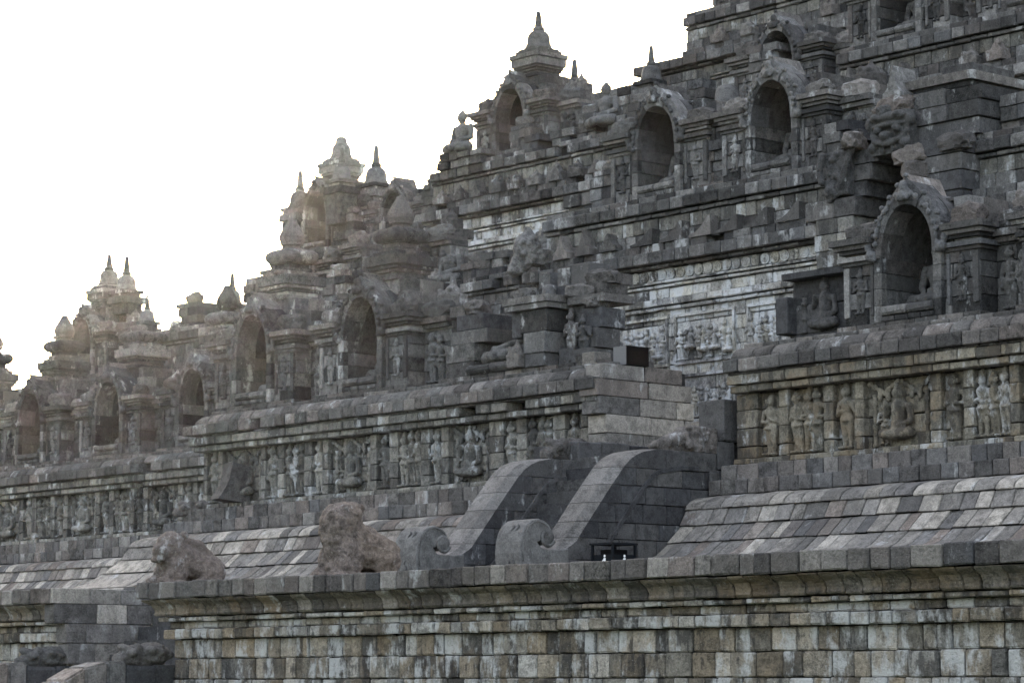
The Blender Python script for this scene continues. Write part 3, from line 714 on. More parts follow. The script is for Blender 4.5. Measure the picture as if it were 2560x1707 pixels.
def rail(X0, X1, label, slabel):
    w = thing('stair_rail', label, 'stair rail', ((X0 + X1) / 2, 33.3, 3.13), 'curved rails of the upper stair')
    ox, oy, oz = (X0 + X1) / 2, 33.3, 3.13
    ch = 0.16
    zs = [3.14, 3.5, 3.83, 4.22, 4.52, 4.87, 5.21, 5.54, 5.91]
    for a, b in zip(zs, zs[1:]):
        n = 6 if b > 5.5 or a < 4.0 else 3
        V, F = [], []
        rows = []
        last = None
        yback = yf(b) + R.uniform(0.38, 0.65)
        for i in range(n + 1):
            z = a + 0.004 + (b - a - 0.008) * i / n
            y = yf(z)
            rows.append([(X0, yback, z), (X0, y, z), (X1 - ch, y, z), (X1, y + ch * 1.1, z), (X1, yback, z)])
        V = [(x - ox, y - oy, z - oz) for r_ in rows for x, y, z in r_]
        for i in range(n):
            for k in range(5):
                F.append((i * 5 + k, i * 5 + (k + 1) % 5, (i + 1) * 5 + (k + 1) % 5, (i + 1) * 5 + k))
        F += [tuple(range(5)), tuple(range(n * 5, n * 5 + 5))]
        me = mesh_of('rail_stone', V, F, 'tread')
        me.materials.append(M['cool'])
        for i in range(n): me.polygons[i * 5 + 3].material_index = 1  # flank face gets the dark stone: shade painted into its colour
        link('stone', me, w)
        s = yback + 0.006
        while s < 37.1:
            l = R.uniform(0.4, 0.7)
            if 37.1 - s - l < 0.25: l = 37.1 - s
            block(w, X0 - ox, X1 - ox + R.uniform(-0.006, 0.006), s - oy, s + l - 0.007 - oy, a - oz, b - oz, 'cool', tw=0.0)  # flank blocks dark too, the shaded side put into the colour
            s += l
    # raised band that follows the curve on the flank
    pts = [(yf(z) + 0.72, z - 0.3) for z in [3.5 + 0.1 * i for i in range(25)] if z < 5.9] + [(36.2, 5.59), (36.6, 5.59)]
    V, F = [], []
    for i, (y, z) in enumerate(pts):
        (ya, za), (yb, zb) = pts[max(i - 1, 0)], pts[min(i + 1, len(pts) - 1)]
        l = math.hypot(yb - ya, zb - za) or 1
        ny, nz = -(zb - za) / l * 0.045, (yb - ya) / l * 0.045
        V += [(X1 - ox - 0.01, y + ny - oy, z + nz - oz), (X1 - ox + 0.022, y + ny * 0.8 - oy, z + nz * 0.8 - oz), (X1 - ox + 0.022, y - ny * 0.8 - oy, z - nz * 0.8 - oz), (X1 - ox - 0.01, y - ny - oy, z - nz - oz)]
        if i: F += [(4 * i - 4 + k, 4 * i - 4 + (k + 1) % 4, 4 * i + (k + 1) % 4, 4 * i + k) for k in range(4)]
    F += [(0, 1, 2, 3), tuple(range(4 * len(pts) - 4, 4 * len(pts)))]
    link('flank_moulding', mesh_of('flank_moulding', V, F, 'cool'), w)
    # scroll stone
    s = thing('scroll_stone', slabel, 'carving', (ox, 32.72, 3.13), 'scroll stones at the foot of the stair')
    ez = 4.19 - 3.13
    me = mesh_of('scroll', [], [])
    b = MB().prism([(p, q + ez) for p, q in SCO], X0 - ox - 0.02, X1 - ox + 0.02, 'x')
    body = b.build('scroll_body', 'cool', s)
    bm = bmesh.new(); bm.from_mesh(body.data)
    bmesh.ops.bevel(bm, geom=[e for e in bm.edges if abs(e.verts[0].co.x - e.verts[1].co.x) < 1e-4], offset=0.018, segments=1, affect='EDGES')
    bm.to_mesh(body.data); bm.free()
    body.data.materials.clear(); body.data.materials.append(M['statue'])
    for sx in (X1 - ox + 0.02,):
        pts, rr = [], []
        for i in range(70):
            t = i / 69
            a = -1.2 + t * 3.4 * math.pi
            r0 = 0.15 * (1 - t) + 0.014
            pts.append((sx + 0.015, 0.10 - r0 * math.sin(a), ez + 0.005 - r0 * math.cos(a)))
            rr.append(0.016 + 0.022 * (1 - t))
        link('spiral', tube_mesh('spiral', pts, rr, 'statue'), s)
        e = link('scroll_eye', lathe_mesh('scroll_eye', [(0.155, -0.02), (0.155, 0.02), (0.11, 0.04), (0.03, 0.055), (0.01, 0.058)], 'statue', 14), s, (sx, 0.10, ez + 0.005))
        e.rotation_euler = (0, math.pi / 2, 0)
        pts = [(sx + 0.004, 0.86 * p - 0.01, ez + 0.86 * q) for p, q in SCO[11:22]]
        link('rim_line', tube_mesh('rim_line', pts, 0.012, 'statue', 5), s)
    # wavy carving down the front face
    for q in range(2):
        pts = []
        for i in range(40):
            t = i / 39
            z = ez + 0.22 - 1.05 * t
            yy = -0.40 - 0.12 * math.sin(min(1, t * 1.6) * math.pi * 0.5)
            pts.append((0.02 + 0.13 * q + 0.028 * math.sin(t * 42), yy + 0.02 - 0.02, z))
        link('wave_carving', tube_mesh('wave_carving', pts, 0.02, 'statue', 5), s)
    return w
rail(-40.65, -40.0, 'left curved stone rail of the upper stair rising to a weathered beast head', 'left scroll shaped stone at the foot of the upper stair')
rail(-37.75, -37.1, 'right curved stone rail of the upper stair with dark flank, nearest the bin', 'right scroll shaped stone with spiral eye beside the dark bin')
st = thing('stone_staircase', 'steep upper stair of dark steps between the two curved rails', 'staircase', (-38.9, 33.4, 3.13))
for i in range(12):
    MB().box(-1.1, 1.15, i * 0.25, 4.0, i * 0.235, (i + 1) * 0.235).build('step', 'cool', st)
# low landing walls between rails and cut end
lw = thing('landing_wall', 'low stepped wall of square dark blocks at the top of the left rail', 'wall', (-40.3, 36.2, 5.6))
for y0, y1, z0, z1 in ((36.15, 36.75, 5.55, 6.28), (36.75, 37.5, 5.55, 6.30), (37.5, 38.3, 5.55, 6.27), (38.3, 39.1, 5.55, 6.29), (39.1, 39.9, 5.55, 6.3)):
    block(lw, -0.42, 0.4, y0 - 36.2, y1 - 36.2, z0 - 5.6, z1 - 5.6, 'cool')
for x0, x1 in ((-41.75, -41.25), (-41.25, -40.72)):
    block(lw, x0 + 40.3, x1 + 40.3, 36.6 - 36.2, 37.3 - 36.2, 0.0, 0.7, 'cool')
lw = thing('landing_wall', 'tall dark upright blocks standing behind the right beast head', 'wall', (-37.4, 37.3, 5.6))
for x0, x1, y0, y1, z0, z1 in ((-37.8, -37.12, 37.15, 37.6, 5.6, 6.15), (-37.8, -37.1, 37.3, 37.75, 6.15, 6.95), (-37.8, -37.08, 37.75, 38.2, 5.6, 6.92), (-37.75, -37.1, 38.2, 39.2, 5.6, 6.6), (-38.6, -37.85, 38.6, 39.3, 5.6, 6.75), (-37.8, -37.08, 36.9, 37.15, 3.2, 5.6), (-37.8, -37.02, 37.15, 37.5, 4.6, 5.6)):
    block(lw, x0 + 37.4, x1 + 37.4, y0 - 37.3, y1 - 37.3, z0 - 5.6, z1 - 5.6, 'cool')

tag(link('makara_head', MAK, None, (-37.42, 36.45, 5.93), 0, (1, 1, 1.0)), 'carved long snouted beast head at the top of the right stair rail', 'carving', 'beast heads on the stair rails')
tag(link('makara_head', MAK2, None, (-40.33, 36.2, 5.92), 0, (1, 1.05, 1.1)), 'badly weathered lumpy beast head at the top of the left stair rail', 'carving', 'beast heads on the stair rails')

# lower stair rails and their heads
def low_rail(X0, X1, y_top, label, hl, head, hz):
    w = thing('stair_rail', label, 'stair rail', ((X0 + X1) / 2, y_top, 0))
    ox = (X0 + X1) / 2
    prof = [(0.0, 1.98), (-0.35, 1.97), (-0.75, 1.88), (-1.15, 1.68), (-1.6, 1.36), (-2.1, 0.9), (-2.6, 0.4), (-3.0, 0.02)]
    for (ya, za), (yb, zb) in zip(prof, prof[1:]):
        b = MB().prism([(ya - 0.004, 0.0), (ya - 0.004, za), (yb + 0.004, zb), (yb + 0.004, 0.0)], X0 - ox, X1 - ox, 'x').build('stone', 'tile' if R.random() < 0.5 else 'brown', w)
        bm = bmesh.new(); bm.from_mesh(b.data)
        bmesh.ops.bevel(bm, geom=bm.edges[:], offset=0.035, segments=2, affect='EDGES'); bm.to_mesh(b.data); bm.free()
    block(w, X0 - ox, X1 - ox, 0.0, 0.55, 0.0, 1.92, 'cool'); block(w, X0 - ox, X1 - ox, 0.55, 1.1, 0.0, 1.93, 'cool')
    tag(link('makara_head', head, None, (ox, y_top + 0.45, hz), 0, (1, 0.85, 0.85)), hl, 'carving', 'beast heads on the stair rails')
low_rail(-38.05, -37.46, 24.35, 'curved rail of the lower stair at the bottom left corner', 'worn beast head on the lower stair rail below the terrace corner', MAK2, 1.93)
low_rail(-40.95, -40.36, 24.3, 'broken left rail of the lower stair at the bottom left edge', 'smooth broken beast head at the bottom left edge of the picture', MAK2, 1.9)

# ------------------------------------------------------------------ bin and black box
w = thing('litter_bin', 'dark square litter bin with flat roof and white figure signs, beside the right scroll', 'bin', (-36.27, 33.68, 3.13))
for sx in (-1, 1):
    for sy in (-1, 1):
        MB().box(sx * 0.26 - 0.02, sx * 0.26 + 0.02, sy * 0.27 - 0.02, sy * 0.27 + 0.02, 0, 0.92).build('post', 'binpaint', w)
MB().box(-0.3, 0.3, -0.31, 0.31, 0.92, 0.955).build('roof', 'binpaint', w)
bb = MB().box(-0.25, 0.25, -0.265, 0.265, 0.03, 0.75).build('bin_body', 'binpaint', w)
MB().box(-0.16, 0.16, -0.17, 0.17, 0.75, 0.84).build('liner', 'black', w)
def person_sign(parent, loc, rz):
    b = MB()
    def quad(x0, z0, x1, z1): b.box(x0, x1, -0.002, 0.0, z0, z1)
    b.prism([(0.025 * math.cos(a) + 0.02, 0.19 + 0.025 * math.sin(a)) for a in [i * math.pi / 4 for i in range(8)]], -0.002, 0, 'y')
    quad(-0.005, 0.08, 0.045, 0.155); quad(0.0, 0.0, 0.018, 0.078); quad(0.024, 0.0, 0.042, 0.078)
    b.prism([(-0.005, 0.14), (-0.005, 0.118), (-0.055, 0.075), (-0.065, 0.09)], -0.002, 0, 'y')
    b.prism([(-0.09, 0.055), (-0.05, 0.055), (-0.055, 0.0), (-0.085, 0.0)], -0.002, 0, 'y')
    link('sign', mesh_of('sign', b.v, b.f, 'white'), parent, loc, rz)
person_sign(bb, (0.03, -0.2675, 0.535), 0)
person_sign(bb, (0.2525, 0.0, 0.535), math.pi / 2)
w = thing('equipment_box', 'small box with black side and grey front on the cut wall end', 'box', (-40.65, 38.24, 7.94))
MB().box(-0.19, 0.19, -0.3, 0.31, 0.0, 0.385).build('case', 'black', w)
MB().box(-0.185, 0.185, -0.312, -0.3015, 0.005, 0.38).build('front_panel', 'boxgrey', w)
# ------------------------------------------------------------------ niche shrines
JEWEL = lathe_mesh('jewel', [(0.24, 0), (0.24, 0.05), (0.19, 0.06), (0.19, 0.11), (0.25, 0.12), (0.25, 0.16), (0.285, 0.24), (0.285, 0.31), (0.25, 0.40), (0.18, 0.52), (0.12, 0.62), (0.09, 0.70), (0.05, 0.71)], 'brown', 8, 0, False)
CUSH = lathe_mesh('cushion', [(0.36, -0.06), (0.46, -0.03), (0.535, 0.04), (0.55, 0.12), (0.53, 0.19), (0.44, 0.25), (0.30, 0.265)], 'grey', 36, 9.0)
STUPA = lathe_mesh('stupa_bell', [(0.40, 0), (0.40, 0.05), (0.36, 0.06), (0.37, 0.12), (0.335, 0.14), (0.325, 0.30), (0.30, 0.42), (0.23, 0.51), (0.14, 0.55), (0.05, 0.56)], 'statue', 18)
HARM = lathe_mesh('harmika', [(0.13, 0), (0.155, 0.02), (0.155, 0.10), (0.13, 0.12)], 'statue', 8, 8)
SPIRE = lathe_mesh('spire', [(0.125, 0), (0.105, 0.2), (0.075, 0.5), (0.065, 0.58), (0.03, 0.6)], 'statue', 8)
ROOFL = []
for i in range(3):   # roof-shaped antefix with a concave back, ridge running inwards
    b = MB().prism([(-0.27, 0), (0.27, 0), (0.25, 0.16), (0.13, 0.25), (0.05, 0.46), (0.0, 0.55 + 0.05 * i), (-0.05, 0.46), (-0.13, 0.25), (-0.25, 0.16)], 0, 0.4 + 0.1 * i, 'y')
    me = mesh_of('ridge_antefix', b.v, b.f, 'brown'); ROOFL.append(me)

b = MB().prism([(-0.5, 0), (0.22, 0), (0.22, 0.40), (0.14, 0.40), (0.02, 0.30), (-0.12, 0.18), (-0.30, 0.09), (-0.5, 0.05)], 0, 0.55, 'y')
WAVE = mesh_of('curved_merlon', b.v, b.f, 'brown')
def make_shrine(finial='jewel', buddha=True, seed=1, hood=True, infill=True, upper=3):
    r = random.Random(seed)
    w = link('niche_shrine', None)
    # plinth
    x = -1.7
    while x < 1.68:
        l = min(r.uniform(0.45, 0.75), 1.7 - x)
        if 1.7 - x - l < 0.2: l = 1.7 - x
        block(w, x, x + l, -0.03, 0.5, 0.0, 0.13, 'brown'); x += l
    seat = [(-0.3, 0.24), (0.03, 0.24), (0.08, 0.275), (0.10, 0.33), (0.08, 0.385), (0.03, 0.42), (-0.3, 0.42)]
    course(w, (-0.6, 0.02, 0), 1.2, seat, 'grey', 0.6, 0.05, name='lotus_seat', nvar=2)
    course(w, (-0.62, 0.02, 0), 1.24, rect(-0.4, 0.06, 0.13, 0.235), 'grey', 0.31, 0.05, name='stone', nvar=2)
    # piers, course by course; inner faces line the niche
    zs = [0.13, 0.44, 0.75, 1.04, 1.32, 1.5]
    for i, (a, b) in enumerate(zip(zs, zs[1:])):
        for sx in (-1, 1):
            cut = 1.0 + 0.2 * (i % 2) + r.uniform(-0.06, 0.06)
            for p, q in ((0.61, cut), (cut, 1.6)):
                x0, x1 = (p, q) if sx > 0 else (-q, -p)
                block(w, x0, x1, 0.10 + r.uniform(-0.01, 0.01), 1.45, a, b, 'grey')
            # jamb strip
            x0, x1 = (0.60, 0.80) if sx > 0 else (-0.80, -0.60)
            block(w, x0, x1, 0.0, 0.14, a, b, 'grey', name='jamb_stone')
        cc = 0.0 + r.uniform(-0.2, 0.2)
        block(w, -0.62, cc, 1.40, 1.7, a, b, 'cool'); block(w, cc, 0.62, 1.40, 1.7, a, b, 'cool')  # back wall in dark stone: niche shade put into the colour
    for sx in (-1, 1):
        # raised frame strips on the pier front
        for xx, hw_ in ((0.90, 0.04), (1.52, 0.07)):
            block(w, sx * xx - hw_, sx * xx + hw_, 0.065, 0.14, 0.30, 1.22, 'grey', name='pier_strip')
        link('relief_figure', FIGG[(seed + sx) % 4], w, (sx * 1.2, 0.11, 0.34), 0, (0.8, 0.7, 0.72))
        # capital mouldings
        for z0, z1, o in ((1.24, 1.31, 0.05), (1.31, 1.41, 0.11), (1.46, 1.53, 0.08), (1.53, 1.61, 0.15), (1.61, 1.74, 0.22)):
            x0, x1 = (0.84, 1.6 + o) if sx > 0 else (-1.6 - o, -0.84)
            block(w, x0, x1, 0.10 - o, 1.1, z0, z1, 'brown' if z0 > 1.5 else 'grey', name='capital_moulding')
        link('carved_lump', LUMPS[(seed * 2 + sx + 3) % 5], w, (sx * 1.25, 0.28, 1.74), r.uniform(-0.4, 0.4), (1.1, 1.2, 0.9 + 0.5 * r.random()))
    if hood:
        inn, out = arch(20, 0.60, 1.30, 2.22, 0.24, 0.20)
        cuts = [0, 3, 7, 13, 17, 20]
        for c0, c1 in zip(cuts, cuts[1:]):
            V, F = [], []
            dep = 0.62 if c0 == 7 else 0.55
            fy = -0.07 if c0 == 7 else -0.04
            idx = list(range(c0, c1 + 1))
            for i in idx:
                sh = 0.004 if i not in (c0, c1) else 0.0
                (ix, iz), (qx, qz) = inn[i], out[i]
                mxx, mzz = ix * 0.55 + qx * 0.45, iz * 0.55 + qz * 0.45
                V += [(ix, fy + 0.03, iz), (mxx, fy, mzz), (qx, fy + 0.07, qz), (qx * 0.97, dep, qz - 0.02), (ix, dep, iz)]
            n = len(idx)
            for i in range(n - 1):
                for k in range(5):
                    F.append((i * 5 + k, i * 5 + (k + 1) % 5, (i + 1) * 5 + (k + 1) % 5, (i + 1) * 5 + k))
            F += [tuple(range(5)), tuple(range((n - 1) * 5, n * 5))]
            V = [Vector(v) * 1.0 for v in V]
            cen = sum(V, Vector()) / len(V)
            V = [cen + (v - cen) * 0.992 + Vector((r.uniform(-1, 1), r.uniform(-1, 1), r.uniform(-1, 1))) * 0.006 for v in V]
            link('hood_stone', mesh_of('hood_stone', V, F, 'grey'), w)
        # ridge stone running back from the point
        b = MB().prism([(-0.24, 2.36), (-0.02, 2.78), (0.05, 2.76), (0.24, 2.36)], 0.02, 0.9, 'y'); b.build('ridge_stone', 'brown', w)
        # vault behind the hood
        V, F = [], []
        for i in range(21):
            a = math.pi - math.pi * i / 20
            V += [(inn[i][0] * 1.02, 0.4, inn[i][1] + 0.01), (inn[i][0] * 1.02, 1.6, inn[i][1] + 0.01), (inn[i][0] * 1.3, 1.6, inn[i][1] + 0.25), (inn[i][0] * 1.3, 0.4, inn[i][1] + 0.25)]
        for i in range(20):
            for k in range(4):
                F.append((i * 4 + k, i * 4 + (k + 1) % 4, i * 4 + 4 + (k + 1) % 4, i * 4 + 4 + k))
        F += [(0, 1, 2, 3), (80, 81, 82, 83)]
        link('vault', mesh_of('vault', V, F, 'cool'), w)  # dark vault colour stands in for shade in the recess
        block(w, -0.62, 0.0, 1.42, 1.7, 1.5, 1.9, 'cool'); block(w, 0.0, 0.62, 1.42, 1.7, 1.5, 1.9, 'cool'); block(w, -0.62, 0.62, 1.42, 1.7, 1.9, 2.3, 'cool')  # upper back wall, recess shade painted in the same dark colour
        link('hood_carving', HOODC[seed % 2], w, (0, 0, 0))
    # body behind and above
    tops = [1.5, 1.78, 2.06, 2.34, 2.62][:upper + 2] if upper else [1.5]
    for i, (a, b) in enumerate(zip(tops, tops[1:])):
        hw = 1.18 - 0.10 * i
        sp = r.uniform(-0.15, 0.15)
        for p, q in ((-hw, -0.62), (0.62, hw)):
            block(w, p, q, 0.5 + 0.04 * i, 1.7, a, b, 'grey')
        for p, q in ((-hw, sp), (sp, hw)):
            block(w, p, q, 1.7, 2.1, a, b, 'grey')
        block(w, hw - 0.3, hw + 0.01, 1.0, 1.7, a, b, 'brown')
    if upper:
        block(w, -0.6, 0.0, 0.62, 1.7, 2.28, tops[-1] + 0.02, 'grey'); block(w, 0.0, 0.6, 0.62, 1.7, 2.28, tops[-1] + 0.01, 'grey')
    if upper >= 3:
        zt = tops[-1]
        cy = 1.15
        def slab(h, z0, z1, mat='grey', name='roof_moulding'):
            block(w, -h, h, cy - h, cy + h, zt + z0, zt + z1, mat, name=name, tw=0.0)
        slab(0.60, 0.0, 0.10); slab(0.46, 0.10, 0.20); slab(0.50, 0.20, 0.28); slab(0.55, 0.28, 0.36); slab(0.60, 0.36, 0.60, 'grey')
        for k in range(5):
            a = r.random() * 6.28
            link('carved_lump', LUMPS[(k + seed) % 5], w, (0.36 * math.cos(a), cy + 0.36 * math.sin(a), zt + 0.6), r.random() * 3, (0.7, 0.8, 0.5))
        if finial == 'jewel':
            slab(0.46, 0.60, 0.70); slab(0.36, 0.70, 0.80); slab(0.30, 0.80, 0.90)
            link('cushion', CUSH, w, (0, cy, zt + 0.96), 0, (0.9, 0.9, 1.1)); slab(0.36, 0.90, 0.97)
            link('jewel', JEWEL, w, (0, cy, zt + 1.235), 0, (1.12, 1.12, 1.1))
        elif finial == 'broken':
            slab(0.50, 0.60, 0.72); slab(0.40, 0.72, 0.84); link('cushion', CUSH, w, (0.03, cy, zt + 0.84), 0.06)
        elif finial in ('stupa', 'dome'):
            slab(0.64, 0.60, 0.74); slab(0.50, 0.74, 0.86); slab(0.44, 0.86, 0.92)
            bl = link('stupa_bell', STUPA, w, (0, cy, zt + 0.92), 0, (1.05, 1.05, 1.05))
            if finial == 'stupa':
                link('harmika', HARM, bl, (0, 0, 0.535), 0, (1.05, 1.05, 0.95)); link('spire', SPIRE, bl, (0, 0, 0.63), 0, (1.0, 1.0, 0.81))
            else:
                link('broken_cap', STUPA, bl, (0, 0, 0.48), 0, (0.6, 0.6, 0.52))
    if infill:      # recessed relief panel to the right of the shrine
        for i, (a, b) in enumerate(zip(zs, zs[1:])):
            block(w, 1.6, 2.05, 0.55, 1.2, a, b, 'grey'); block(w, 2.05, 2.56, 0.55, 1.2, a, b, 'grey')
        for z0, z1, o in ((1.36, 1.46, 0.0), (1.46, 1.6, 0.08)):
            block(w, 1.62, 2.55, 0.45 - o, 1.2, z0, z1, 'brown', name='panel_cornice')
        link('relief_figure', FIGG[seed % 4], w, (1.95, 0.55, 0.15), 0, (1.05, 1.2, 1.0)); link('relief_figure', FIGG[(seed + 2) % 4], w, (2.25, 0.55, 0.15), 0, (0.95, 1.1, 0.93))
        block(w, 1.62, 2.55, 0.40, 0.9, 0.0, 0.13, 'brown')
        link('carved_lump', LUMPS[(seed + 1) % 5], w, (2.1, 0.6, 1.6), 0.2, (1.4, 1.1, 1.2))
        block(w, 1.75, 2.45, 0.7, 1.5, 1.6, 1.86, 'brown')
        link('antefix', ANTE[seed % 4], w, (2.1, 0.95, 1.86), 0.1)
    return w

protos = {}
def shrine(X, Y, zb, label, kind='jewel', seed=1, group='niche shrines of the lowest gallery', buddha=None, sc=1.0, **kw):
    key = (kind, seed, tuple(sorted(kw.items())))
    if key in protos:
        w = copy_tree(protos[key])
    else:
        w = make_shrine(kind, seed=seed, **kw); protos[key] = w
    w.location = (X, Y, zb); w.rotation_euler = (0, 0, R.uniform(-0.006, 0.006)); w.scale = (sc, sc, sc)
    tag(w, label, 'shrine', group)
    if buddha:
        me, bl = buddha
        statue(me, (X + 0.0, Y + 0.86 * sc, zb + 0.40 * sc), bl, 0, 1.08 * sc, group='seated statues in the niches')
    return w
ZB = 7.98
YS = 37.9
# lowest gallery, front part
shrine(-33.05, YS, ZB, 'tall arched niche shrine on the right above the ochre frieze', 'none', 1, buddha=(BUD, 'seated headed statue half hidden inside the large right niche'), upper=2)
shrine(-28.9, YS, ZB, 'shrine at the right picture edge beyond the large right niche', 'jewel', 2)
shrine(-49.1, YS, ZB, 'arched niche shrine left of the ruined one, topped by a tall jewel on a cushion', 'jewel', 3, buddha=(BUDX, 'seated statue lap inside the niche below the right jewel finial'))
shrine(-53.25, YS, ZB, 'arched niche shrine at the wall corner under a jewel finial against the bright sky', 'jewel', 2, buddha=(BUDX, 'seated statue lap inside the niche at the wall corner'))
# recessed part at the far left
shrine(-63.47, 43.2, ZB, 'arched niche shrine just left of the wall corner, under a lone jewel', 'jewel', 3, buddha=(BUDX, 'seated statue lap inside the niche left of the wall corner'))
shrine(-67.7, 43.2, ZB, 'narrow looking arched niche shrine second from the left, cushion top without jewel', 'broken', 4, buddha=(BUDX, 'seated statue lap inside the second niche from the left'))
shrine(-71.95, 43.2, ZB, 'arched niche shrine nearest the left picture edge, with a jewel finial', 'jewel', 2, buddha=(BUDX, 'seated statue lap inside the niche nearest the left edge'))
shrine(-76.1, 43.2, ZB, 'jewel topped shrine cut by the left picture edge', 'jewel', 3)
shrine(-59.3, 43.2, ZB, 'broken topped shrine in the re-entrant corner behind the wall corner niche', 'broken', 4)

# ruined shrine next to the stair, with lap of a statue and jumbled carved blocks
w = thing('ruined_shrine', 'ruined shrine of jumbled carved blocks beside the black box', 'shrine', (-44.7, YS, ZB), 'niche shrines of the lowest gallery')
def rb(x0, x1, y0, y1, z0, z1, mat='grey', **k): block(w, x0, x1, y0, y1, z0, z1, mat, **k)
for a, b in ((0.0, 0.14),): 
    for x in range(-3, 7): rb(x * 0.55, x * 0.55 + 0.54, 0.0, 1.2, a, b, 'brown')
course(w, (-0.62, 0.02, 0), 1.45, [(-0.3, 0.14), (0.05, 0.14), (0.11, 0.2), (0.12, 0.27), (0.08, 0.34), (-0.3, 0.36)], 'grey', 0.7, 0.1, name='lotus_seat')
for x0, x1, y0, y1, z0, z1, m in ((-1.5, -0.62, 0.1, 1.2, 0.14, 0.46, 'grey'), (-1.55, -0.6, 0.12, 1.2, 0.46, 0.86, 'grey'), (-1.5, -0.3, 0.2, 1.2, 0.86, 1.16, 'grey'), (-1.35, -0.45, 0.25, 1.2, 1.16, 1.5, 'cool'),
        (-0.62, 0.5, 1.0, 1.4, 0.14, 0.7, 'grey'), (-0.6, 0.62, 1.05, 1.4, 0.7, 1.2, 'grey'), (-1.75, -1.2, 0.4, 1.2, 1.5, 1.75, 'brown'),
        (0.85, 1.25, -0.02, 0.5, 0.14, 0.5, 'grey'), (1.25, 1.85, -0.05, 0.55, 0.14, 0.42, 'cool'), (1.2, 1.9, -0.06, 0.6, 0.42, 0.86, 'grey'), (0.72, 1.05, 0.05, 0.5, 0.80, 1.32, 'cool'), (1.05, 1.9, -0.02, 0.6, 0.86, 1.34, 'grey'),
        (0.66, 2.0, -0.12, 0.7, 1.34, 1.46, 'brown'), (0.62, 2.04, -0.16, 0.75, 1.46, 1.62, 'brown'),
        (1.9, 2.4, 0.3, 0.9, 0.14, 0.5, 'cool'), (2.4, 3.0, 0.2, 0.9, 0.14, 0.44, 'cool'), (1.95, 2.5, 0.45, 1.0, 0.5, 1.0, 'cool'), (2.5, 3.05, 0.35, 1.0, 0.44, 0.86, 'cool'), (2.0, 2.5, 0.5, 1.0, 1.0, 1.38, 'cool'), (2.5, 3.1, 0.4, 1.1, 0.86, 1.28, 'cool'),
        (2.1, 3.2, 0.35, 1.3, 1.38, 1.56, 'brown'), (1.2, 1.95, 0.7, 1.5, 1.62, 1.9, 'cool'), (1.95, 2.75, 0.75, 1.5, 1.6, 1.85, 'brown'), (0.7, 1.2, 0.9, 1.6, 1.4, 1.95, 'grey'), (1.2, 1.6, 0.9, 1.6, 1.9, 2.3, 'grey'), (1.62, 2.2, 0.9, 1.5, 1.88, 2.35, 'cool'), (2.2, 2.7, 1.0, 1.7, 1.86, 2.1, 'brown'), (0.5, 0.9, 1.0, 1.6, 1.95, 2.3, 'grey'),
        (2.75, 3.3, 0.0, 0.5, 0.0, 0.28, 'brown'), (3.0, 3.4, -0.05, 0.4, 0.0, 0.3, 'tile')):
    rb(x0, x1, y0, y1, z0, z1, m, tw=0.03)
for i, (x, y, z, s) in enumerate(((0.95, 0.2, 1.62, 0.9), (2.3, 0.55, 1.56, 1.0), (2.9, 0.5, 1.28, 0.9), (-0.9, 0.5, 1.5, 1.2), (0.2, 1.1, 1.2, 1.4), (2.5, 1.0, 1.85, 1.2))):
    link('carved_lump', LUMPS[i % 5], w, (x, y, z), i * 0.7, (s, s, s * 0.9))
link('relief_figure', FIGG[0], w, (2.2, 0.42, 0.2), 0, (1, 1.1, 0.95)); link('relief_figure', FIGG[2], w, (2.72, 0.3, 0.2), 0, (1, 1.1, 0.8))
link('knob_carving', ANTE[1], w, (1.02, -0.05, 0.16), 0, (0.7, 0.7, 1.0))
statue(BUDL, (-44.62, YS + 0.52, ZB + 0.36), 'broken pale lap and forearm of a seated statue in the ruined shrine', 0.0, 1.15)
tag(link('statue_face', HEADM, None, (-43.45, 38.55, 9.5), 0.3), 'carved stone head peering over the ledge of the ruined shrine', 'statue')
w = thing('carved_slab', 'dark relief slab with a seated figure under a ledge, left of the large right niche', 'carving', (-35.6, 38.0, 8.0))
for x0, x1, z0, z1 in ((-0.7, 0.9, 0.0, 0.14), (-0.65, 0.15, 0.14, 0.7), (0.15, 0.85, 0.14, 0.66), (-0.6, 0.85, 0.68, 1.15)):
    block(w, x0, x1, 0.25, 0.7, z0, z1, 'cool')
block(w, -0.82, -0.5, 0.0, 0.6, 0.14, 0.85, 'cool'); block(w, -0.62, 0.95, -0.05, 0.6, 1.15, 1.28, 'cool')
link('relief_figure', with_mat(SEATF, 'cool'), w, (0.25, 0.27, 0.16), 0, (0.95, 1.2, 1.1)); link('colonnette', with_mat(COLN, 'cool'), w, (-0.28, 0.26, 0.15), 0, (1.3, 1.3, 0.75))
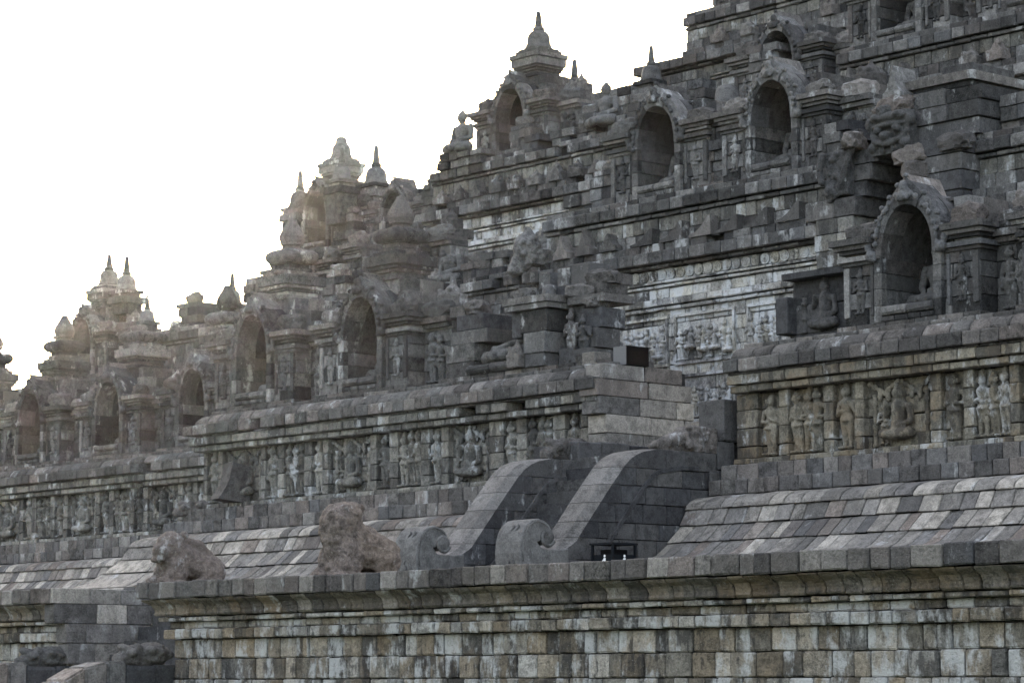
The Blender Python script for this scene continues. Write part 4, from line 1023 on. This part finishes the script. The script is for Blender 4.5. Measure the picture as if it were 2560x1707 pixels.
# ------------------------------------------------------------------ upper levels
def mid_fill(x0, x1, y0, z0, z1, mat, label, name='wall_block'):
    pass
CORN = 0.45
def upper_wall(x0, x1, yw, zc, zlow, label, mat='pale', left=False, rough=0.02, zb_h=1.35, cap='grey', poff=0.0):
    """main wall up to cornice top zc, then the parapet course below the niches (top zc+zb_h)"""
    w = tag(MB().box(x0 + 0.03, x1, yw + 0.1, yw + 3.2, zlow, zc - 0.03).box(x0 + poff + 0.05, x1 - 0.02, yw + 0.12, yw + 3.1, zc - 0.02, zc + zb_h - 0.08).build('gallery_wall', 'core'), label, 'wall')
    L = x1 - x0
    st = lambda v: dict(start=v if left else 0)
    # wall field
    z = zc - 1.30
    zs = [z]
    while zs[-1] > zlow: zs.append(zs[-1] - 0.31)
    for b, a in zip(zs, zs[1:]):
        course(w, (x0, yw, 0), L, rect(-0.25, 0, a, b - 0.004), mat, 0.52, 0.3, out=0.008)
    course(w, (x0, yw, 0), L, rect(-0.25, 0.10, zc - 1.30, zc - 1.22), mat, 0.5, 0.2, **st(0.1), name='cornice_stone')
    course(w, (x0, yw, 0), L, rect(-0.25, 0.16, zc - 1.20, zc - 1.05), mat, 0.55, 0.2, **st(0.16), name='cornice_stone')
    course(w, (x0, yw, 0), L, rect(-0.25, 0.02, zc - 1.04, zc - 0.80), mat, 0.6, 0.3, name='cornice_stone')
    course(w, (x0, yw, 0), L, rect(-0.25, 0.09, zc - 0.79, zc - 0.72), mat, 0.6, 0.2, **st(0.09), name='cornice_stone')
    course(w, (x0, yw, 0), L, rect(-0.25, 0.14, zc - 0.70, zc - 0.64), mat, 0.6, 0.2, **st(0.14), name='cornice_stone')
    course(w, (x0, yw, 0), L, rect(-0.25, 0.04, zc - 0.63, zc - 0.36), mat, 0.45, 0.2, name='cornice_stone')
    course(w, (x0, yw, 0), L, rect(-0.25, 0.22, zc - 0.35, zc - 0.28), cap, 0.5, 0.2, **st(0.22), name='cornice_stone')
    course(w, (x0, yw, 0), L, rect(-0.25, 0.38, zc - 0.27, zc), cap, 0.5, 0.25, out=0.012, **st(0.38), name='cornice_stone')
    # parapet above
    x0 += poff; L -= poff
    course(w, (x0, yw, 0), L, rect(-0.3, 0.22, zc, zc + 0.2), cap, 0.42, 0.3, out=0.03, skip=0.05, name='parapet_stone')
    course(w, (x0, yw, 0), L, rect(-0.3, 0.02, zc + 0.2, zc + 0.5), cap, 0.42, 0.3, out=0.02, name='parapet_stone')
    course(w, (x0, yw, 0), L, rect(-0.3, 0.0, zc + 0.5, zc + 0.82), mat if mat != 'pale' else 'relief', 0.42, 0.3, out=0.012, name='parapet_stone')
    course(w, (x0, yw, 0), L, rect(-0.3, 0.07, zc + 0.83, zc + 0.92), cap, 0.5, 0.2, name='parapet_stone')
    course(w, (x0, yw, 0), L, rect(-0.3, 0.16, zc + 0.94, zc + 1.20), cap, 0.5, 0.25, out=0.012, skip=rough, name='parapet_stone')
    course(w, (x0, yw, 0), L, rect(-0.5, 0.03, zc + 1.2, zc + zb_h), cap, 0.5, 0.25, out=0.01, skip=rough, name='parapet_stone')
    return w
w2f = upper_wall(-48.8, -38.7, 43.2, 11.22, 7.2, 'bleached main wall with rosette band and crowded reliefs behind the stair gap', 'pale', True)
w2g = upper_wall(-35.75, -32.5, 43.2, 11.22, 10.2, 'second level wall at the right edge beyond the gate', 'relief', False)
w2r = upper_wall(-73.0, -48.8, 48.3, 11.22, 10.6, 'recessed second level wall behind the jewel shrines', 'grey', False, 0.12)
w2q = upper_wall(-92.0, -73.0, 53.9, 11.22, 10.6, 'farthest second level wall at the left behind the first shrines', 'grey', False, 0.1)
w3f = upper_wall(-44.9, -36.0, 49.2, 15.45, 13.9, 'third level wall at the upper right below the cropped niche', 'relief', True)
w3r = upper_wall(-63.6, -44.9, 51.8, 15.45, 13.2, 'third level wall with double cornice left of the upper niches', 'pale', True, 0.08)
w3q = upper_wall(-80.6, -63.6, 58.3, 15.45, 14.2, 'third level wall carrying the tower with three small bell stupas', 'grey', True, 0.1)
w4r = upper_wall(-58.6, -38.0, 56.0, 19.65, 17.6, 'fourth level wall at the top right edge', 'relief', True, 0.04, poff=1.5)

# rosettes and crowded reliefs on the bleached wall
ROS = []
me = lathe_mesh('rosette', [(0.135, 0), (0.14, 0.03), (0.115, 0.035), (0.10, 0.012), (0.085, 0.012), (0.075, 0.035), (0.05, 0.035), (0.04, 0.015), (0.03, 0.04), (0.005, 0.045)], 'pale', 14)
for i in range(38):
    o = link('rosette', me, w2f, (-48.3 + i * 0.29, 43.162, 11.22 - 0.495), 0, (0.95, 0.9, 1)); o.rotation_euler = (math.pi / 2, 0, 0)
def crowd(w, x0, x1, y, z0, h, figs, seat, n):
    for i in range(n):
        x = x0 + (x1 - x0) * (i + 0.5) / n + R.uniform(-0.04, 0.04)
        if R.random() < 0.35: link('relief_figure', seat, w, (x, y, z0 + R.uniform(0, 0.25) * h), 0, (0.42 * R.choice((-1, 1)), 0.9, 0.62 * h))
        else: link('relief_figure', R.choice(figs), w, (x, y, z0), R.uniform(-0.2, 0.2), (0.68 * R.choice((-1, 1)), 1.0, R.uniform(0.75, 0.98) * h / 1.15))
def frame(w, x0, x1, y, z0, z1, mat):
    t = 0.07
    for a in ((x0 - t, x1 + t, z1, z1 + t), (x0 - t, x1 + t, z0 - t, z0), (x0 - t, x0, z0, z1), (x1, x1 + t, z0, z1)):
        block(w, a[0], a[1], y - 0.06, y + 0.05, a[2], a[3], mat, name='panel_frame', tw=0)
for x0, x1 in ((-48.3, -46.7), (-46.3, -44.75), (-44.4, -42.65), (-42.15, -40.75)):
    frame(w2f, x0, x1, 43.2, 8.72, 9.72, 'pale'); crowd(w2f, x0, x1, 43.2, 8.74, 0.92, FIGP, SEATP, 9)
    frame(w2f, x0, x1, 43.2, 7.42, 8.36, 'pale'); crowd(w2f, x0, x1, 43.2, 7.44, 0.88, FIGP, SEATP, 8)
def antefixes(w, x0, x1, y, z, step, ang=0.0, p=0.85):
    x = x0
    while x < x1:
        if R.random() < p:
            if R.random() < 0.5: link('antefix', R.choice(ANTE), w, (x, y, z), R.uniform(-0.15, 0.15), (0.9, 0.8, R.uniform(0.7, 1.05)))
            else: link('antefix', R.choice(ROOFL), w, (x, y - 0.15, z), R.uniform(-0.1, 0.1), (1, 1, R.uniform(0.6, 1.0)))
        x += step * R.uniform(0.85, 1.2)
antefixes(w2f, -48.0, -45.6, 43.05, 11.42, 0.85, p=1.0)
for i, x in enumerate((-45.1, -44.2, -43.3, -42.5, -41.6, -40.7)): link('curved_merlon', WAVE, w2f, (x + R.uniform(-0.08, 0.08), 42.95, 11.42), R.uniform(-0.05, 0.05), (R.uniform(0.9, 1.1), 1, R.uniform(0.85, 1.15)))
antefixes(w2r, -60, -49.5, 48.15, 11.42, 0.95); antefixes(w3r, -63, -46, 51.65, 15.65, 0.9); antefixes(w3f, -44.4, -38, 49.05, 15.65, 0.9); antefixes(w3q, -80, -66, 58.1, 15.65, 1.1); antefixes(w4r, -56.5, -42, 55.85, 19.85, 1.0)

Z2, Z3, Z4 = 11.22 + 1.35, 15.45 + 1.35, 19.65 + 1.35
g2, g3, g4 = 'niche shrines of the second gallery', 'niche shrines of the third gallery', 'niche shrines of the fourth gallery'
lap = lambda s: (BUDX, s)
shrine(-42.0, 43.75, Z2, 'arched niche shrine with carved hood, upper of the two left of the gate', 'none', 5, g2, lap('seated statue lap inside the niche next to the gate'), upper=2)
shrine(-45.65, 43.75, Z2, 'arched niche shrine with long ridged hood at the left end of the second gallery front', 'none', 6, g2, lap('seated statue lap inside the niche left of the gate niche'), upper=2, infill=False)
shrine(-87.1, 54.4, Z2 + 0.1, 'far left tower shrine crowned by twin bell stupas against the sky', 'stupa', 7, g2)
shrine(-82.6, 54.4, Z2 - 0.4, 'far left shrine right of the twin stupa tower, low and roofless', 'none', 9, g2, upper=0, hood=False)
shrine(-66.5, 49.0, Z2 - 0.3, 'flat topped second gallery shrine behind the corner jewel', 'none', 9, g2, upper=0, hood=False)
shrine(-62.6, 49.0, Z2, 'low ruined second gallery shrine between the two jewel finials', 'none', 9, g2, upper=0, hood=False)
shrine(-78.95, 58.9, Z3, 'skyline tower shrine whose top dome has lost its spire', 'dome', 7, g3)
shrine(-74.6, 59.0, Z3 - 0.6, 'lower broken shrine right of the spireless tower', 'none', 8, g3, upper=2)
shrine(-70.6, 59.0, Z3 - 0.5, 'low roofless third gallery shrine behind the right jewel finial', 'none', 9, g3, upper=0, hood=False)
shrine(-60.95, 52.5, Z3 - 0.1, 'highest skyline tower shrine with a large bell stupa', 'stupa', 7, g3)
shrine(-50.2, 52.5, Z3 - 0.3, 'dark arched niche shrine behind the gate niche, near the top', 'none', 6, g3, upper=2)
shrine(-43.6, 49.75, Z3, 'niche shrine cropped by the top edge, statue lap on a lotus seat', 'none', 5, g3, lap('seated statue lap in the niche cropped by the top edge'), upper=2)
shrine(-39.6, 49.75, Z3, 'shrine at the top right corner of the picture', 'none', 6, g3, upper=3)
shrine(-55.2, 56.7, Z4, 'leftmost fourth gallery shrine at the top edge, beside the open sky', 'none', 6, g4, upper=3)
shrine(-51.2, 56.7, Z4, 'fourth gallery shrine cropped by the top edge directly above the dark niche', 'none', 5, g4, upper=3)
shrine(-47.2, 56.7, Z4, 'fourth gallery shrine cropped by the top edge, just left of the lotus niche', 'none', 5, g4, upper=3)

# exposed statues
statue(BUDX, (-59.3, 48.9, Z2 + 0.02), 'headless seated statue in the open behind the right jewel finial', 0, 1.12)
statue(BUDX, (-55.3, 48.9, Z2 + 0.25), 'headless statue torso to the right of the spout head', 0, 1.12)
statue(BUD, (-62.35, 51.85, Z3 + 0.32), 'complete seated statue on the skyline left of the highest tower', 0, 1.12)
statue(BUD, (-56.65, 52.35, Z3 + 0.3), 'complete seated statue among ruins right of the highest tower', 0, 1.12)

# free standing small bell stupas
def stupa(X, Y, z, s, label, spire=True, h=1.0, drop=0.9):
    w = thing('bell_stupa', label, 'stupa', (X, Y, z), 'small bell stupas on the parapets')
    for a, b, c in ((0.46, -0.12, 0.0), (0.36, -0.24, -0.12), (0.5, -0.5, -0.24), (0.42, -drop, -0.5)):
        block(w, -a * s, a * s, -a * s, a * s, b, c + 0.004, 'grey', name='base_stone', tw=0)
    bl = link('bell', STUPA, w, (0, 0, 0), 0, (s, s, s * h))
    if spire:
        link('harmika', HARM, bl, (0, 0, 0.55)); link('spire', SPIRE, bl, (0, 0, 0.66), 0, (1, 1, 0.95))
stupa(-86.0, 55.6, 15.9, 1.05, 'right one of the twin stupas on the far left tower')
stupa(-84.45, 55.5, 14.6, 0.8, 'small stupa with a thin spire right of the twin stupas', drop=1.6)
stupa(-76.85, 60.0, 19.1, 1.15, 'bell stupa with a tall spire right of the spireless tower', drop=1.8)
stupa(-80.4, 59.3, 18.65, 1.12, 'bell stupa with a tall spire left of the spireless tower', drop=1.8)
stupa(-77.4, 58.9, 19.2, 0.95, 'bell stupa close against the right side of the spireless tower', drop=1.6)
stupa(-59.2, 53.5, 18.4, 1.0, 'bell stupa standing right of the highest tower', drop=1.6)
stupa(-56.5, 54.0, 18.6, 0.85, 'bell stupa on the skyline above the ridged hood', drop=1.6)
stupa(-51.5, 52.0, 16.85, 1.0, 'spireless bell low among the ruins right of the left upper niche', False)
stupa(-47.05, 38.9, 9.55, 0.85, 'bell with a tall square spire beside the ruined shrine', True, drop=1.5)
stupa(-71.3, 50.0, 13.4, 0.8, 'thin spired stupa rising behind the lone jewel at left', drop=0.9)
stupa(-72.7, 50.0, 12.75, 0.65, 'smallest spire on the skyline left of the lone jewel', drop=0.5)
# ------------------------------------------------------------------ gate with monster head on the stair axis
w = thing('temple_gate', 'gateway ruin on the stair axis with curved makara arch and black opening', 'gate', (AX, 42.6, 10.0))
def gb(x0, x1, y0, y1, z0, z1, mat='grey', **k): block(w, x0 - AX, x1 - AX, y0 - 42.6, y1 - 42.6, z0 - 10.0, z1 - 10.0, mat, **k)
for z0, z1, x0, x1 in ((8.2, 8.6, -39.6, -38.6), (8.6, 9.0, -39.6, -38.6), (9.0, 9.4, -39.6, -38.6), (9.4, 9.8, -39.6, -38.6), (9.8, 10.2, -39.6, -38.6), (10.2, 10.55, -39.6, -38.6), (10.55, 10.9, -39.65, -38.55), (10.9, 11.22, -39.6, -38.55), (11.22, 11.62, -39.9, -38.45)):
    gb(x0, (x0 + x1) / 2 + 0.1, 42.55, 43.3, z0, z1, 'relief' if z1 < 11.3 else 'grey'); gb((x0 + x1) / 2 + 0.1, x1, 42.55, 43.6, z0, z1, 'relief' if z1 < 11.3 else 'cool')
for z0, z1, x1 in ((11.62, 11.95, -38.35), (11.95, 12.3, -38.2), (12.3, 12.6, -38.05)):
    gb(-39.3, x1, 42.75, 44.2, z0, z1, 'cool')
for z0, z1, x0 in ((8.2, 10.0, -36.9), (10.0, 11.4, -36.9), (11.4, 11.8, -36.95), (11.8, 12.15, -37.05), (12.15, 12.5, -37.2)):
    gb(x0, -35.7, 42.6, 44.2, z0, z1, 'cool')
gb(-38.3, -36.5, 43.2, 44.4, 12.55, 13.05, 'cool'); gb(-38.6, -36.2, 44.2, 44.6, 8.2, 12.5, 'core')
gb(-37.3, -35.55, 43.0, 44.6, 12.55, 12.9, 'grey'); gb(-37.3, -36.3, 42.95, 44.6, 12.9, 13.25, 'grey'); gb(-36.3, -35.5, 42.95, 44.6, 12.9, 13.25, 'grey'); gb(-37.3, -36.4, 42.98, 44.6, 13.25, 13.6, 'grey'); gb(-36.4, -35.45, 43.0, 44.6, 13.25, 13.55, 'grey')
gb(-37.6, -35.9, 43.2, 45.0, 13.6, 13.72, 'grey'); gb(-37.6, -35.8, 43.1, 45.0, 13.72, 13.92, 'brown'); gb(-37.0, -36.2, 43.6, 45.0, 13.92, 14.2, 'cool')
# curved makara arm
link('makara_arm', ARM, w, (-38.75 - AX, 0.0, 1.6), 0, (1.25, 1.1, 1.05))
tag(link('monster_head', KALA, None, (-37.65, 42.7, 12.35), 0, (0.98, 1.0, 0.95)), 'grinning carved monster head over the black gate opening', 'carving')
w = thing('crest_stone', 'tall pointed crest stones stacked above the monster head', 'carving', (-37.65, 42.75, 13.25))
link('crest', LUMPS[2], w, (0, 0.15, 0.0), 0, (1.6, 1.4, 1.2)); link('crest', with_mat(ROOFL[2], 'grey'), w, (0, 0.05, 0.22), 0, (1.0, 1.2, 1.2)); link('crest', with_mat(LUMPS[4], 'grey'), w, (0.1, 0.2, -0.1), 0.6, (1.6, 1.4, 1.0))
for i, (x, z) in enumerate(((-37.0, 12.1), (-36.75, 11.75), (-38.6, 12.6), (-35.9, 12.2))):
    tag(link('carved_block', LUMPS[i], None, (x, 42.7, z), i, (1.4, 1.2, 1.3)), ('curled carved block right of the monster head', 'scrolled block under the curled one right of the opening', 'carved lump left of the monster head above the arch arm', 'pointed carved lump at the right shoulder of the gate')[i], 'carving')

# water spout head at the corner of the bleached wall
tag(link('water_spout', SPOUT, None, (-48.9, 42.75, 11.25), rad(-18), (1.1, 1.1, 0.95)), 'beast headed water spout with a pointed curly mane on the wall corner', 'carving')
tag(link('water_spout', MAK2, None, (-54.6, 37.4, 5.55), rad(-40), (0.9, 1.0, 0.9)), 'worn spout head low on the wall corner above the left lion', 'carving')
b = MB().prism([(-0.35, 0.0), (0.42, -0.1), (0.42, 0.75), (0.0, 0.85), (-0.12, 0.35)], -0.3, 0.3, 'x')
tag(b.build('spout_stone', 'cool', None, (-53.1, 37.2, 5.85), rad(-15)), 'dark wedge shaped spout stone leaning before the frieze above the left lion', 'carving')

# fallen and loose blocks along the parapets
spots = [(-62.6, 51.55, Z3 - 0.15, 0.5), (-61.6, 51.5, Z3 - 0.15, 0.42), (-58.0, 48.6, Z2, 0.5), (-57.2, 48.6, Z2, 0.7), (-56.4, 48.7, Z2 + 0.0, 0.35), (-53.6, 48.6, Z2, 0.5), (-52.7, 48.7, Z2, 0.7), (-51.7, 48.7, Z2, 0.6), (-50.6, 48.7, Z2, 0.9), (-49.5, 48.8, Z2, 1.1),
         (-61.0, 48.6, Z2, 0.6), (-60.2, 48.6, Z2, 0.3), (-64.4, 48.7, Z2, 1.0), (-68.6, 48.9, Z2, 1.3), (-72.3, 49.0, Z2, 0.9),
         (-63.2, 52.0, Z3, 0.45), (-62.4, 52.3, Z3, 0.3), (-60.2, 52.2, Z3, 0.9), (-59.6, 52.1, Z3, 0.5), (-58.2, 52.1, Z3, 0.45), (-57.3, 52.2, Z3, 0.8), (-56.0, 52.2, Z3, 0.5), (-55.2, 52.2, Z3, 0.8), (-54.4, 52.3, Z3, 1.0), (-50.6, 52.3, Z3, 1.6), (-46.2, 52.3, Z3, 1.4),
         (-77.0, 58.8, Z3, 1.2), (-72.4, 58.8, Z3, 1.6), (-68.8, 58.8, Z3, 0.9), (-67.4, 58.8, Z3, 0.6), (-66.2, 58.8, Z3, 0.8), (-83.4, 54.2, Z2, 1.5), (-79.0, 54.2, Z2, 0.9), (-77.2, 54.2, Z2, 0.6), (-75.6, 54.2, Z2, 0.8), (-88.5, 54.3, Z2, 0.6),
         (-40.0, 43.7, Z2, 1.0), (-39.9, 44.6, Z2, 1.6), (-44.0, 43.9, Z2, 1.6), (-47.6, 43.8, Z2, 1.0), (-48.3, 43.9, Z2, 0.6), (-35.0, 43.6, Z2, 0.8)]
for i, (x, y, z, h) in enumerate(spots):
    if z < Z3 - 1: w = w2f if y < 45 and x < -38 else w2g if y < 45 else w2r if y < 51 else w2q
    else: w = w3r if y < 55 else w3q
    zz = 0.0
    while zz < h - 0.05:
        hh = min(R.uniform(0.22, 0.32), h - zz) if h - zz > 0.2 else h - zz
        a = R.uniform(0.35, 0.6)
        off = x + R.uniform(-0.1, 0.1)
        block(w, -a + off, 0.02 + off, y - 0.05 + R.uniform(0, 0.12), y + 0.9, z + zz, z + zz + hh, R.choice(('grey', 'grey', 'brown')), tw=0.004, name='loose_stone')
        block(w, 0.02 + off, a + off, y - 0.05 + R.uniform(0, 0.12), y + 0.9, z + zz, z + zz + hh, R.choice(('grey', 'cool', 'brown')), tw=0.004, name='loose_stone')
        zz += hh
    if R.random() < 0.6: link('carved_lump', R.choice(LUMPS), w, (x, y + 0.3, z + zz), R.random(), (1, 1, R.uniform(0.6, 1.2)))

rw = thing('ruined_wall', 'ragged grey wall on the skyline behind the seated statue right of the highest tower', 'wall', (-58.0, 54.2, 16.5))
for k in range(8):
    x = -2.6 + 0.12 * k + R.uniform(-0.1, 0.1)
    while x < 3.6 - 0.1 * k:
        l = R.uniform(0.35, 0.6)
        if 0.28 * k < 2.3: block(rw, x, x + l, 0.0 + R.uniform(0, 0.04), 0.6, 0.28 * k, 0.28 * k + 0.278, R.choice(('grey', 'relief', 'grey')), tw=0.004)
        x += l
# ------------------------------------------------------------------ thin volume added to imitate lens glare
hm = bpy.data.materials.new('haze'); hm.use_nodes = True
nt = hm.node_tree; nt.nodes.clear()
ho = nt.nodes.new('ShaderNodeOutputMaterial'); pv = nt.nodes.new('ShaderNodeVolumePrincipled')
pv.inputs['Color'].default_value = (1.0, 0.93, 0.86, 1); pv.inputs['Density'].default_value = 0.000014; pv.inputs['Anisotropy'].default_value = 0.92
nt.links.new(pv.outputs[0], ho.inputs['Volume'])
b = MB().box(-125, 12, -12, 90, -1.0, 30.0)
h = link('haze', mesh_of('haze', b.v, b.f)); h.data.materials.append(hm)
tag(h, 'thin warm backlit haze in the air around the temple', None, kind='stuff')
SC.cycles.volume_bounces = 0
